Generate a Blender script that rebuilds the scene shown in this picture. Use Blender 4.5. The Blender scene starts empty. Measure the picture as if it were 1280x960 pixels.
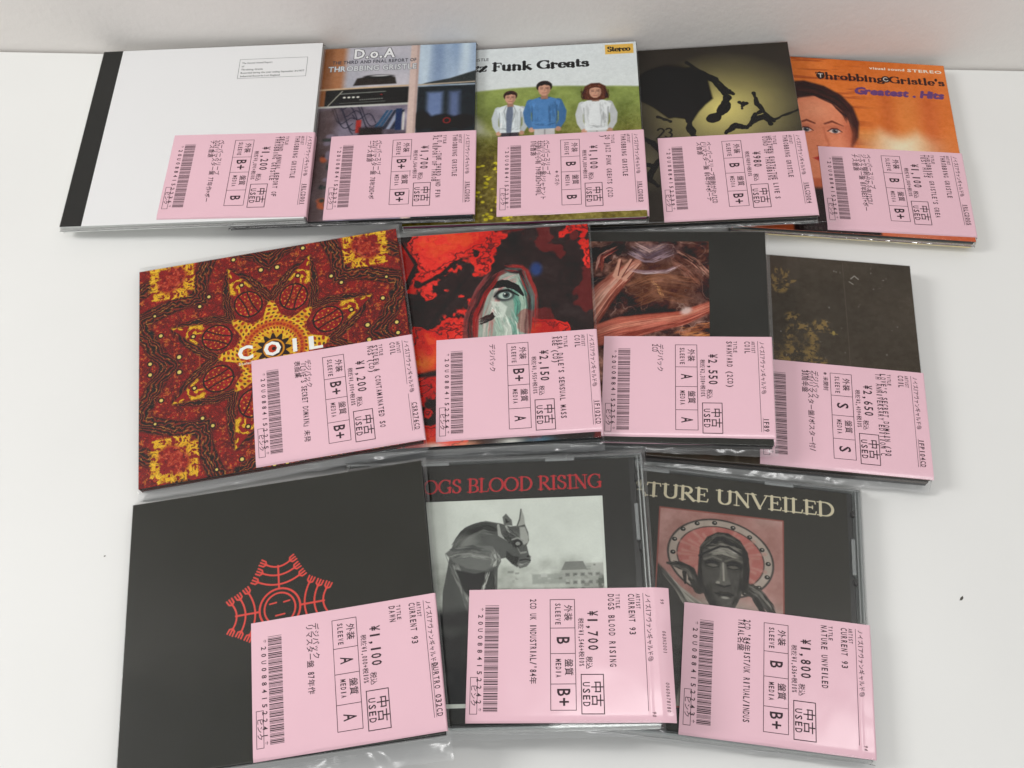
import bpy, bmesh, math, random
import numpy as np
from mathutils import Matrix, Vector
random.seed(7)
C = bpy.context.scene.collection
S = bpy.context.scene

# ------------------------------------------------------------------ camera, light, exposure
cam = bpy.data.cameras.new('camera'); cam_o = bpy.data.objects.new('camera', cam); C.objects.link(cam_o)
cam.sensor_fit = 'HORIZONTAL'; cam.sensor_width = 36.0
cam.lens = 36.0*1284.97/1280.0
cam.clip_start = 0.01; cam.clip_end = 30
Rc = Matrix.Rotation(math.radians(28.4683), 3, 'X') @ Matrix.Rotation(math.radians(2.1138), 3, 'Z')
M4 = Rc.to_4x4(); M4.translation = Vector((0, 0, .467094)); cam_o.matrix_world = M4
S.camera = cam_o

W = bpy.data.worlds.new('World'); S.world = W; W.use_nodes = True
bg = W.node_tree.nodes['Background']
bg.inputs[0].default_value = (.965, .985, 1.0, 1); bg.inputs[1].default_value = .43

def area(name, loc, target, sx, sy, power, col):
    l = bpy.data.lights.new(name, 'AREA'); l.shape = 'RECTANGLE'; l.size = sx; l.size_y = sy
    l.energy = power; l.color = col
    o = bpy.data.objects.new(name, l); C.objects.link(o); o.location = loc
    o.rotation_euler = (Vector(target)-Vector(loc)).to_track_quat('-Z', 'Y').to_euler()
    return o
area('added_overhead_light', (-.03, .29, 1.45), (-.03, .29, 0), .34, .20, 1.6, (1, .985, .96))  # unseen lamp added for a highlight on the front middle label
area('added_overhead_light', (.70, .28, 1.45), (.70, .28, 0), .30, .20, 1.4, (1, .985, .96))  # second unseen lamp, added for the highlight on the front right label
area('added_overhead_light', (.10, -1.15, 2.0), (0, .45, .1), 1.3, .14, 13.5, (1, .99, .975))  # unseen strip lamp added to brighten wall and back row, glinting on curled edges
area('added_left_light', (-1.5, .30, 1.15), (-.05, .45, 0), .6, .6, 20, (1, .99, .975))  # unseen lamp added at the left so the table dims towards the right

S.view_settings.view_transform = 'Standard'; S.view_settings.look = 'None'
S.view_settings.exposure = 0.0; S.view_settings.gamma = 1.0
S.view_settings.use_curve_mapping = False
S.render.engine = 'CYCLES'
S.cycles.max_bounces = 10; S.cycles.transparent_max_bounces = 40
S.cycles.caustics_reflective = False; S.cycles.caustics_refractive = False

MM = .001
# ------------------------------------------------------------------ colour
def s2l(c):
    c = np.asarray(c, float)
    return np.where(c <= .04045, c/12.92, ((c+.055)/1.055)**2.4)
def l2s(c):
    c = np.clip(c, 0, 1)
    return np.where(c <= .0031308, c*12.92, 1.055*c**(1/2.4)-.055)
def ink(rgb, veil=.028, k=1.0):
    # printed colour measured on the gloss-covered sleeve -> colour of the ink below the gloss
    l = (s2l(np.asarray(rgb)/255.)-veil)*k*1.08
    return np.clip(l, .004, .90)
def col4(rgb, **k):
    l = ink(rgb, **k); return (float(l[0]), float(l[1]), float(l[2]), 1)

# ------------------------------------------------------------------ materials
def mat(name, base=(.8,.8,.8,1), rough=.5, spec=.5, coat=0, noise=None, bump=None):
    m = bpy.data.materials.new(name); m.use_nodes = True
    nt = m.node_tree; b = nt.nodes['Principled BSDF']
    b.inputs['Base Color'].default_value = base
    b.inputs['Roughness'].default_value = rough
    b.inputs['Specular IOR Level'].default_value = spec
    b.inputs['Coat Weight'].default_value = coat; b.inputs['Coat Roughness'].default_value = .14
    tc = nt.nodes.new('ShaderNodeTexCoord')
    if noise:
        sc, amt = noise
        n = nt.nodes.new('ShaderNodeTexNoise'); n.inputs['Scale'].default_value = sc; n.inputs['Detail'].default_value = 5
        nt.links.new(tc.outputs['Object'], n.inputs['Vector'])
        mr = nt.nodes.new('ShaderNodeMapRange'); mr.inputs[1].default_value = .3; mr.inputs[2].default_value = .7
        mr.inputs[3].default_value = 1-amt; mr.inputs[4].default_value = 1+amt
        nt.links.new(n.outputs['Fac'], mr.inputs[0])
        mx = nt.nodes.new('ShaderNodeVectorMath'); mx.operation = 'SCALE'
        mx.inputs[0].default_value = base[:3]
        nt.links.new(mr.outputs[0], mx.inputs['Scale']); nt.links.new(mx.outputs[0], b.inputs['Base Color'])
    if bump:
        for i, (sc, st, dist) in enumerate(bump):
            n = nt.nodes.new('ShaderNodeTexNoise'); n.inputs['Scale'].default_value = sc; n.inputs['Detail'].default_value = 3
            nt.links.new(tc.outputs['Object'], n.inputs['Vector'])
            bp = nt.nodes.new('ShaderNodeBump'); bp.inputs['Strength'].default_value = st; bp.inputs['Distance'].default_value = dist
            nt.links.new(n.outputs['Fac'], bp.inputs['Height'])
            if i: nt.links.new(prev.outputs[0], bp.inputs['Normal'])
            prev = bp
        nt.links.new(prev.outputs[0], b.inputs['Normal'])
    return m

def film_mat(name, rough=.08, milk=.04, gloss=1.0, bumps=((28,.10,.003),(75,.05,.0012)), ior=1.5, tint=(1,1,1)):
    m = bpy.data.materials.new(name); m.use_nodes = True
    nt = m.node_tree; nt.nodes.clear()
    out = nt.nodes.new('ShaderNodeOutputMaterial')
    tr = nt.nodes.new('ShaderNodeBsdfTransparent'); tr.inputs[0].default_value = (*tint, 1)
    df = nt.nodes.new('ShaderNodeBsdfDiffuse'); df.inputs[0].default_value = (.8,.82,.84,1)
    gl = nt.nodes.new('ShaderNodeBsdfGlossy'); gl.inputs['Roughness'].default_value = rough; gl.inputs[0].default_value = (1,1,1,1)
    fr = nt.nodes.new('ShaderNodeFresnel'); fr.inputs[0].default_value = ior
    m1 = nt.nodes.new('ShaderNodeMixShader'); m1.inputs[0].default_value = milk
    m2 = nt.nodes.new('ShaderNodeMixShader')
    ml = nt.nodes.new('ShaderNodeMath'); ml.operation = 'MULTIPLY'; ml.inputs[1].default_value = gloss
    tc = nt.nodes.new('ShaderNodeTexCoord'); prev = None
    for sc, st, dist in bumps:
        n = nt.nodes.new('ShaderNodeTexNoise'); n.inputs['Scale'].default_value = sc; n.inputs['Detail'].default_value = 2
        n.inputs['Distortion'].default_value = .6
        nt.links.new(tc.outputs['Object'], n.inputs['Vector'])
        bp = nt.nodes.new('ShaderNodeBump'); bp.inputs['Strength'].default_value = st; bp.inputs['Distance'].default_value = dist
        nt.links.new(n.outputs['Fac'], bp.inputs['Height'])
        if prev: nt.links.new(prev.outputs[0], bp.inputs['Normal'])
        prev = bp
    if prev: nt.links.new(prev.outputs[0], gl.inputs['Normal'])
    nt.links.new(tr.outputs[0], m1.inputs[1]); nt.links.new(df.outputs[0], m1.inputs[2])
    nt.links.new(fr.outputs[0], ml.inputs[0]); nt.links.new(ml.outputs[0], m2.inputs[0])
    nt.links.new(m1.outputs[0], m2.inputs[1]); nt.links.new(gl.outputs[0], m2.inputs[2])
    nt.links.new(m2.outputs[0], out.inputs[0])
    return m

M_FILM = film_mat('clear_film', rough=.10, milk=.003, gloss=.36)
M_FLAP = film_mat('film_seam', rough=.16, milk=.06, gloss=1.1, bumps=((45,.5,.004),(150,.15,.001)))
M_CLEAR = film_mat('clear_styrene', rough=.03, milk=.0, gloss=.28, bumps=(), tint=(.985,.99,.99))
M_CLEAR2 = film_mat('clear_styrene_edge', rough=.06, milk=.16, gloss=1.6, bumps=(), tint=(.9,.93,.92))
M_PINK = mat('pink_label_stock', (.715,.445,.515,1), .38, .4, coat=.9, noise=(12,.035), bump=((22,.10,.002),(70,.08,.0012)))
M_INK = mat('thermal_print', (.032,.016,.022,1), .5, .3)
M_GREYINK = mat('faded_print', (.10,.05,.06,1), .5, .3)

def plain(name, rgb, rough=.5, **k):
    return mat(name, col4(rgb, veil=0.0), rough, .4, noise=(300,.06), **k)

# ------------------------------------------------------------------ mesh helpers
def link(name, me, m=None, parent=None):
    o = bpy.data.objects.new(name, me); C.objects.link(o)
    if m is not None:
        me.materials.append(m)
    if parent: o.parent = parent
    return o
def from_data(name, V, F, m, parent=None, smooth=False):
    me = bpy.data.meshes.new(name); me.from_pydata([tuple(v) for v in V], [], [tuple(f) for f in F]); me.update()
    if smooth: me.shade_smooth()
    return link(name, me, m, parent)
def bevel_box(x0,x1,y0,y1,z0,z1,b=.15,seg=1):
    bm = bmesh.new()
    bmesh.ops.create_cube(bm, size=1)
    for v in bm.verts:
        v.co = Vector(((x0+x1)/2+v.co.x*(x1-x0), (y0+y1)/2+v.co.y*(y1-y0), (z0+z1)/2+v.co.z*(z1-z0)))*MM
    if b > 0:
        bmesh.ops.bevel(bm, geom=list(bm.edges), offset=b*MM, segments=seg, affect='EDGES', profile=.5)
    return bm
def box(name, x0,x1,y0,y1,z0,z1,m,parent,b=.15,seg=1):
    bm = bevel_box(x0,x1,y0,y1,z0,z1,b,seg)
    me = bpy.data.meshes.new(name); bm.to_mesh(me); bm.free()
    return link(name, me, m, parent)
def boxes(name, L, m, parent, b=.1):
    me = bpy.data.meshes.new(name); bm = bmesh.new()
    for a in L:
        t = bevel_box(*a, b=b); tm = bpy.data.meshes.new('t'); t.to_mesh(tm); t.free(); bm.from_mesh(tm); bpy.data.meshes.remove(tm)
    bm.to_mesh(me); bm.free()
    return link(name, me, m, parent)
def grid(name, xs, ys, fz, m, parent, fxy=None, smooth=True):
    nx, ny = len(xs), len(ys); V = []
    for y in ys:
        for x in xs:
            V.append(fz(x, y))
    F = [(j*nx+i, j*nx+i+1, (j+1)*nx+i+1, (j+1)*nx+i) for j in range(ny-1) for i in range(nx-1)]
    return from_data(name, [(v[0]*MM, v[1]*MM, v[2]*MM) for v in V], F, m, parent, smooth)

# smooth 2-D noise for wrinkles
class Noise2:
    def __init__(s, seed, n=64):
        s.g = np.random.RandomState(seed).rand(n, n)*2-1; s.n = n
    def __call__(s, x, y):
        n = s.n; x0 = math.floor(x); y0 = math.floor(y); fx = x-x0; fy = y-y0
        fx = fx*fx*(3-2*fx); fy = fy*fy*(3-2*fy); g = s.g
        a = g[y0 % n, x0 % n]*(1-fx)+g[y0 % n, (x0+1) % n]*fx
        b = g[(y0+1) % n, x0 % n]*(1-fx)+g[(y0+1) % n, (x0+1) % n]*fx
        return a*(1-fy)+b*fy

# ------------------------------------------------------------------ glyph meshes (built-in font)
CH = {}
LATIN_CAP = 1.0
BOLD = sorted(set('COILDoATHERDNFPVUXBGSWMtilvsuandre .')-{' '})
def load_glyphs(chars):
    global LATIN_CAP
    tmp = []
    for ch in list(chars)+[c+'b' for c in BOLD]:
        cu = bpy.data.curves.new('g', 'FONT'); cu.body = ch[0]; cu.size = 1; cu.resolution_u = 2
        cu.offset = .030 if len(ch) > 1 else .018 if ord(ch[0]) < 0x2000 else .009
        o = bpy.data.objects.new('g', cu); C.objects.link(o); tmp.append((ch, o, cu))
    bpy.context.view_layer.update()
    dg = bpy.context.evaluated_depsgraph_get()
    for ch, o, cu in tmp:
        me = o.evaluated_get(dg).to_mesh()
        V = np.array([v.co[:2] for v in me.vertices]) if len(me.vertices) else np.zeros((0, 2))
        F = [tuple(p.vertices) for p in me.polygons]
        CH[ch] = (V, F)
        o.evaluated_get(dg).to_mesh_clear()
    for ch, o, cu in tmp:
        bpy.data.objects.remove(o); bpy.data.curves.remove(cu)
    LATIN_CAP = CH['H'][0][:, 1].max()

def is_wide(ch): return ord(ch) > 0x2000
class Print:
    """collects flat glyphs / strips in a 2-D frame, each line on its own hair-thin level"""
    def __init__(s): s.V = []; s.F = []; s.lv = 0
    def add(s, V2, F, lv):
        n = len(s.V); s.V += [(x, y, lv) for x, y in V2]; s.F += [tuple(i+n for i in f) for f in F]
    def text(s, txt, x, y, h, adv, narrow=.86, shear=0, lv=None, bold=0):
        """halfwidth cells of `adv`, wide ones 2*adv; h = cap height; origin = baseline start"""
        if lv is None: s.lv += 1; lv = s.lv % 8
        cx = x
        for ch in txt:
            w = adv*2 if is_wide(ch) else adv
            if ch != ' ' and ch in CH and len(CH[ch][0]):
                V, F = CH[ch]
                if is_wide(ch):
                    em = h/.80
                    V2 = V*[w*1.0, em*1.0]
                    if ch in 'ッャュョ': pass
                    bx = (V[:, 0]-.5)*w*.98+cx+w/2
                    by = (V[:, 1])*em*.98+h*.02
                else:
                    sc = h/LATIN_CAP
                    gw = (V[:, 0].max()-V[:, 0].min())*sc
                    mid = (V[:, 0].max()+V[:, 0].min())/2
                    k = min(sc, sc*(adv*narrow)/max(gw, 1e-6)) if ch not in "MW" else sc*(adv*narrow)/gw
                    if ch in "ABCDEFGHKLNOPRSTUVXYZ0234567899BCDG8" : k = sc*(adv*narrow*.92)/gw
                    bx = (V[:, 0]-mid)*k+cx+w/2
                    by = V[:, 1]*sc
                V2 = np.stack([bx+by*shear, by+y], 1)
                s.add(V2, F, lv)
            cx += w
        return cx
    def prop(s, txt, x, y, h, width=None, kx=1.0, shear=0, gap=.09, bold=False, angle=0):
        """proportional setting, optionally fitted to `width`"""
        s.lv += 1; lv = s.lv % 8
        sc = h/LATIN_CAP; items = []; cx = 0
        for ch in txt:
            if ch == ' ': cx += .32; continue
            V, F = CH.get(ch+'b' if bold else ch) or CH[ch]; w = V[:, 0].max()-V[:, 0].min()
            items.append((V-[V[:, 0].min(), 0]+[cx, 0], F)); cx += w+gap
        tot = cx-gap; k = (width/tot) if width else sc*kx
        ca, sa = math.cos(angle), math.sin(angle)
        for V, F in items:
            bx = V[:, 0]*k; by = V[:, 1]*sc; bx = bx+by*shear
            s.add(np.stack([x+bx*ca-by*sa, y+bx*sa+by*ca], 1), F, lv)
    def rect(s, x0, y0, x1, y1, lv=9):
        s.add([(x0,y0),(x1,y0),(x1,y1),(x0,y1)], [(0,1,2,3)], lv)
    def frame(s, x0, y0, x1, y1, t=.28):
        s.rect(x0,y0,x1,y0+t); s.rect(x0,y1-t,x1,y1)
        s.rect(x0,y0+t,x0+t,y1-t); s.rect(x1-t,y0+t,x1,y1-t)
    def build(s, name, m, parent, xf, z, step=.006):
        """xf maps 2-D print coords to (x,y[,dz]) in mm on the parent"""
        V = []
        for x, y, lv in s.V:
            p = xf(x, y); dz = p[2] if len(p) > 2 else 0
            V.append((p[0]*MM, p[1]*MM, (z+dz+lv*step)*MM))
        return from_data(name, V, s.F, m, parent)

# ------------------------------------------------------------------ print painter (colour sheets for the covers)
def nz(shape, cells, seed, octs=1, pers=.5, aspect=1.0):
    """value noise in 0..1"""
    rs = np.random.RandomState(seed); H, Wd = shape; out = np.zeros(shape); amp = 1; tot = 0
    for o in range(octs):
        cx = max(2, int(cells*2**o)); cy = max(2, int(cells*aspect*2**o))
        g = rs.rand(cy+2, cx+2)
        y = np.linspace(0, cy, H, endpoint=False); x = np.linspace(0, cx, Wd, endpoint=False)
        yi = y.astype(int); xi = x.astype(int); fy = y-yi; fx = x-xi
        fy = fy*fy*(3-2*fy); fx = fx*fx*(3-2*fx)
        a = g[yi][:, xi]*(1-fx)+g[yi][:, xi+1]*fx; b = g[yi+1][:, xi]*(1-fx)+g[yi+1][:, xi+1]*fx
        out += amp*(a*(1-fy)[:, None]+b*fy[:, None]); tot += amp; amp *= pers
    return out/tot
def sample(f, X, Y):
    """bilinear lookup of field f at fractional coords 0..1 (mirrored)"""
    H, Wd = f.shape
    X = np.abs((X % 2)-0); X = np.where(X > 1, 2-X, X); Y = np.abs(Y % 2); Y = np.where(Y > 1, 2-Y, Y)
    x = X*(Wd-1.001); y = Y*(H-1.001); xi = x.astype(int); yi = y.astype(int); fx = x-xi; fy = y-yi
    return (f[yi, xi]*(1-fx)+f[yi, xi+1]*fx)*(1-fy)+(f[yi+1, xi]*(1-fx)+f[yi+1, xi+1]*fx)*fy
def ss(a, b, x):
    t = np.clip((x-a)/(b-a), 0, 1); return t*t*(3-2*t)
def arc(cx, cy, rx, ry, a0, a1, n=18):
    return [(cx+rx*math.cos(math.radians(a0+(a1-a0)*i/n)), cy+ry*math.sin(math.radians(a0+(a1-a0)*i/n))) for i in range(n+1)]
class Cv:
    def __init__(s, w, h, bgc, res=5.0):
        s.w, s.h, s.r = w, h, res
        s.W, s.H = int(w*res), int(h*res)
        s.a = np.ones((s.H, s.W, 3))*np.array(bgc, float)
        s.X, s.Y = np.meshgrid((np.arange(s.W)+.5)/res-w/2, h/2-(np.arange(s.H)+.5)/res)
    def put(s, mask, c, sl=None):
        c = np.asarray(c, float)
        v = s.a if sl is None else s.a[sl]
        if c.ndim == 3 and sl is not None: c = c[sl]
        v[...] = v*(1-mask[..., None])+c*mask[..., None]
    def bb(s, x0, x1, y0, y1):
        i0 = max(0, int((x0+s.w/2)*s.r)); i1 = min(s.W, int((x1+s.w/2)*s.r)+2)
        j0 = max(0, int((s.h/2-y1)*s.r)); j1 = min(s.H, int((s.h/2-y0)*s.r)+2)
        return (slice(j0, max(j0, j1)), slice(i0, max(i0, i1)))
    def segd(s, P, X, Y, wid=None):
        d = np.full(X.shape, 1e9)
        for k in range(len(P)-1):
            ax, ay = P[k]; bx, by = P[k+1]; dx, dy = bx-ax, by-ay; L = dx*dx+dy*dy+1e-12
            t = np.clip(((X-ax)*dx+(Y-ay)*dy)/L, 0, 1)
            q = np.hypot(X-ax-t*dx, Y-ay-t*dy)
            if wid is not None: q = q-(wid[k]*(1-t)+wid[k+1]*t)
            d = np.minimum(d, q)
        return d
    def line(s, P, w, c, soft=.15, al=1):
        w = [w/2]*len(P) if np.isscalar(w) else [q/2 for q in w]
        m = max(w)+soft+.3; xs = [p[0] for p in P]; ys = [p[1] for p in P]
        sl = s.bb(min(xs)-m, max(xs)+m, min(ys)-m, max(ys)+m); X = s.X[sl]; Y = s.Y[sl]
        if X.size == 0: return
        d = s.segd(P, X, Y, w); s.put((1-ss(-soft, soft, d))*al, c, sl)
    def poly(s, P, c, soft=.2, al=1, tex=0):
        xs = [p[0] for p in P]; ys = [p[1] for p in P]; m = soft+.4
        sl = s.bb(min(xs)-m, max(xs)+m, min(ys)-m, max(ys)+m); X = s.X[sl]; Y = s.Y[sl]
        if X.size == 0: return
        Q = list(P)+[P[0]]; ins = np.zeros(X.shape, bool)
        for k in range(len(P)):
            ax, ay = Q[k]; bx, by = Q[k+1]
            if ay == by: continue
            cr = ((Y < ay) != (Y < by)) & (X < (bx-ax)*(Y-ay)/(by-ay)+ax); ins ^= cr
        d = s.segd(Q, X, Y); d = np.where(ins, -d, d)
        s.put((1-ss(-soft, soft, d))*al, c, sl)
    def ell(s, cx, cy, rx, ry, c, soft=.2, rot=0, al=1):
        m = max(rx, ry)+soft+.5; sl = s.bb(cx-m, cx+m, cy-m, cy+m); X = s.X[sl]-cx; Y = s.Y[sl]-cy
        if X.size == 0: return
        ca, sa = math.cos(rot), math.sin(rot); U = X*ca+Y*sa; Vv = -X*sa+Y*ca
        d = (np.sqrt((U/rx)**2+(Vv/ry)**2)-1)*min(rx, ry); s.put((1-ss(-soft, soft, d))*al, c, sl)
    def brushy(s, P, w, cols, n=60, seed=0, fine=.35, al=.6, soft=.15):
        rs = random.Random(seed); w = [w]*len(P) if np.isscalar(w) else w
        for k in range(n):
            u = rs.uniform(-1, 1); t0 = rs.uniform(0, .75); t1 = min(1, t0+rs.uniform(.12, .45)); Q = []
            for t in np.linspace(t0, t1, 5):
                f = t*(len(P)-1); i = min(int(f), len(P)-2); f -= i
                x = P[i][0]*(1-f)+P[i+1][0]*f; y = P[i][1]*(1-f)+P[i+1][1]*f; ww = w[i]*(1-f)+w[i+1]*f
                dx = P[i+1][0]-P[i][0]; dy = P[i+1][1]-P[i][1]; L = math.hypot(dx, dy)+1e-9
                Q.append((x-dy/L*u*ww/2+rs.gauss(0,.15), y+dx/L*u*ww/2+rs.gauss(0,.15)))
            c = cols[min(len(cols)-1, int((u+1)/2*len(cols)*.999))] if rs.random() < .75 else rs.choice(cols)
            j = rs.uniform(.85, 1.15); s.line(Q, [fine*.4, fine*rs.uniform(.6,1.8), fine*2, fine, fine*.3], tuple(min(255, q*j) for q in c), soft, al*rs.uniform(.5,1))
    def rect(s, x0, x1, y0, y1, c, soft=.1, al=1):
        s.poly([(x0,y0),(x1,y0),(x1,y1),(x0,y1)], c, soft, al)
    def blur(s, mm):
        k = max(1, int(mm*s.r)); a = s.a
        for _ in range(2):
            for ax in (0, 1):
                p = np.pad(a, [(k, k) if i == ax else (0, 0) for i in range(3)], mode='edge')
                cs = np.cumsum(p, ax); n = a.shape[ax]
                z = np.zeros_like(np.take(cs, [0], ax)); cs = np.concatenate([z, cs], ax)
                a = (np.take(cs, range(2*k+1, 2*k+1+n), ax)-np.take(cs, range(0, n), ax))/(2*k+1)
        s.a = a
    def wear(s, seed=1, n=26):
        rs = random.Random(seed)
        for k in range(n): x = rs.uniform(-s.w/2, s.w/2); y = rs.uniform(-s.h/2, s.h/2); s.ell(x, y, rs.uniform(.08,.22), rs.uniform(.08,.2), (150,150,146), .12, al=rs.uniform(.15,.5))
        for k in range(5): x = rs.uniform(-s.w/2, s.w/2); y = rs.uniform(-s.h/2, s.h/2); s.line([(x,y),(x+rs.uniform(-9,9),y+rs.uniform(-6,6))], .14, (104,104,102), .1, rs.uniform(.15,.4))
        s.a += ((nz((s.H, s.W), 4, seed+50, 4)-.5)*7)[..., None]
        for sx in (-1, 1): s.line([(sx*(s.w/2-.1),-s.h/2),(sx*(s.w/2-.1),s.h/2)], .35, (112,112,108), .15, .45)
        for sy in (-1, 1): s.line([(-s.w/2,sy*(s.h/2-.1)),(s.w/2,sy*(s.h/2-.1))], .35, (112,112,108), .15, .45)
    def grain(s, amt, cells=200, seed=1):
        s.a += (nz((s.H, s.W), cells, seed, 2)[..., None]-.5)*2*amt
    def material(s, name, rough=.36, spec=.22):
        lin = np.clip(ink(np.clip(s.a, 0, 255)), 0, 1)
        px = np.ones((s.H, s.W, 4), np.float32); px[..., :3] = l2s(lin)
        im = bpy.data.images.new(name, s.W, s.H); im.pixels.foreach_set(px[::-1].ravel()); im.update(); im.pack()
        m = mat(name, rough=rough, spec=spec, bump=((30,.04,.0015),))
        nt = m.node_tree; t = nt.nodes.new('ShaderNodeTexImage'); t.image = im; t.extension = 'EXTEND'
        nt.links.new(t.outputs[0], nt.nodes['Principled BSDF'].inputs['Base Color'])
        return m

# roman (serif) letters drawn as pen strokes: (width, [(points, kind)], [serif (x, y, half length)])
def RG():
    G = {}
    G['A'] = (.80, [([(.02,0),(.40,1)],'n'), ([(.38,1),(.78,0)],'t'), ([(.16,.36),(.62,.36)],'n')], [(.03,0,.13),(.77,0,.15)])
    G['B'] = (.66, [([(.16,0),(.16,1)],'t'), ([(.16,1)]+arc(.34,.75,.24,.25,90,-90)+[(.16,.5)],'a'), ([(.16,.5)]+arc(.36,.25,.28,.25,90,-90)+[(.16,0)],'a')], [(.12,0,.12),(.12,1,.12)])
    G['C'] = (.76, [(arc(.44,.5,.40,.5,48,312),'a'), ([(.71,.68),(.72,.98)],'n')], [])
    G['D'] = (.80, [([(.16,0),(.16,1)],'t'), ([(.16,1)]+arc(.36,.5,.40,.5,90,-90)+[(.16,0)],'a')], [(.12,0,.12),(.12,1,.12)])
    G['E'] = (.62, [([(.16,0),(.16,1)],'t'), ([(.16,.98),(.56,.98),(.58,.80)],'n'), ([(.16,.52),(.44,.52)],'n'), ([(.44,.42),(.44,.62)],'n'), ([(.16,.02),(.58,.02),(.62,.22)],'n')], [(.12,0,.12),(.12,1,.12)])
    G['F'] = (.58, [([(.16,0),(.16,1)],'t'), ([(.16,.98),(.56,.98),(.58,.78)],'n'), ([(.16,.52),(.44,.52)],'n'), ([(.44,.42),(.44,.62)],'n')], [(.14,0,.16),(.12,1,.12)])
    G['G'] = (.82, [(arc(.44,.5,.40,.5,48,320),'a'), ([(.71,.68),(.72,.98)],'n'), ([(.72,.06),(.72,.42)],'t')], [(.70,.42,.13)])
    G['I'] = (.34, [([(.17,0),(.17,1)],'t')], [(.17,0,.16),(.17,1,.16)])
    G['J'] = (.50, [([(.34,1),(.34,.2)]+arc(.20,.2,.14,.2,0,-150),'t')], [(.34,1,.14)])
    G['L'] = (.60, [([(.16,0),(.16,1)],'t'), ([(.16,.02),(.56,.02),(.60,.24)],'n')], [(.14,0,.14),(.16,1,.16)])
    G['N'] = (.84, [([(.15,0),(.15,1)],'n'), ([(.13,1),(.70,0)],'t'), ([(.70,0),(.70,1)],'n')], [(.15,0,.13),(.10,1,.11),(.70,1,.13)])
    G['O'] = (.88, [(arc(.44,.5,.40,.5,0,360,30),'a')], [])
    G['R'] = (.74, [([(.16,0),(.16,1)],'t'), ([(.16,1)]+arc(.34,.75,.24,.25,90,-90)+[(.16,.5)],'a'), ([(.34,.5),(.70,0)],'t')], [(.15,0,.15),(.12,1,.12),(.72,0,.10)])
    G['S'] = (.58, [([(.50,.74),(.50,.96)],'n'), ([(.47,.80)]+arc(.28,.76,.19,.24,40,200)+[(.30,.52)]+arc(.28,.26,.22,.26,60,-150),'a'), ([(.05,.04),(.05,.30)],'n')], [])
    G['T'] = (.70, [([(.35,0),(.35,1)],'t'), ([(.02,.80),(.04,.98),(.66,.98),(.68,.80)],'n')], [(.35,0,.17)])
    G['U'] = (.82, [([(.17,1),(.17,.3)]+arc(.43,.3,.26,.30,180,360)+[(.69,1)],'a')], [(.17,1,.16),(.69,1,.12)])
    G['V'] = (.78, [([(.04,1),(.40,0)],'t'), ([(.40,0),(.74,1)],'n')], [(.07,1,.15),(.74,1,.12)])
    x = .62
    G['a'] = (.52, [([(.08,.48)]+arc(.24,.46,.16,.16,160,0)+[(.40,.0),(.48,.02)],'t'), (arc(.22,.17,.17,.16,60,360),'a')], [])
    G['b'] = (.58, [([(.12,0),(.12,1)],'t'), (arc(.32,.31,.21,.31,150,-150),'a')], [(.07,1,.07)])
    G['e'] = (.52, [([(.10,.34),(.46,.34)],'n'), (arc(.27,.31,.21,.31,8,310),'a')], [])
    G['g'] = (.58, [(arc(.25,.40,.17,.22,0,360),'a'), ([(.38,.55),(.54,.60)],'t'), (arc(.26,-.10,.22,.13,0,360),'a'), ([(.20,.18),(.14,.08),(.26,.03)],'a')], [])
    G['h'] = (.64, [([(.13,0),(.13,1)],'t'), ([(.13,.42)]+arc(.32,.42,.18,.20,160,0)+[(.50,0)],'t')], [(.13,0,.12),(.50,0,.12),(.08,1,.07)])
    G['i'] = (.30, [([(.15,0),(.15,x)],'t'), ([(.15,.84),(.15,.86)],'t')], [(.15,0,.13),(.10,x,.08)])
    G['k'] = (.64, [([(.13,0),(.13,1)],'t'), ([(.16,.26),(.46,.60)],'n'), ([(.26,.36),(.54,0)],'t')], [(.13,0,.12),(.52,0,.12),(.08,1,.07),(.46,.6,.10)])
    G['l'] = (.30, [([(.15,0),(.15,1)],'t')], [(.15,0,.13),(.10,1,.08)])
    G['n'] = (.64, [([(.13,0),(.13,x)],'t'), ([(.13,.42)]+arc(.32,.42,.18,.20,160,0)+[(.50,0)],'t')], [(.13,0,.12),(.50,0,.12),(.08,x,.07)])
    G['o'] = (.56, [(arc(.27,.31,.22,.31,0,360),'a')], [])
    G['r'] = (.48, [([(.13,0),(.13,x)],'t'), ([(.13,.42),(.22,.56),(.36,.60),(.40,.52)],'t')], [(.13,0,.13),(.08,x,.07)])
    G['s'] = (.44, [([(.36,.50)]+arc(.21,.46,.14,.15,40,200)+[(.24,.32)]+arc(.21,.16,.17,.16,60,-150),'t')], [])
    G['t'] = (.38, [([(.15,.84),(.15,.12),(.24,.02),(.34,.08)],'t')], [(.17,x,.15)])
    G['u'] = (.64, [([(.13,x),(.13,.18)]+arc(.30,.18,.17,.18,180,300)+[(.50,.22)],'t'), ([(.50,x),(.50,0)],'t')], [(.08,x,.07),(.45,x,.07),(.55,0,.08)])
    G['z'] = (.50, [([(.06,.46),(.06,.59),(.44,.59)],'n'), ([(.44,.60),(.06,.02)],'t'), ([(.06,.02),(.44,.02),(.45,.18)],'n')], [])
    G["'"] = (.22, [([(.11,.98),(.09,.80)],'t')], [])
    G[','] = G["'"]
    return G
ROMAN = RG()
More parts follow.
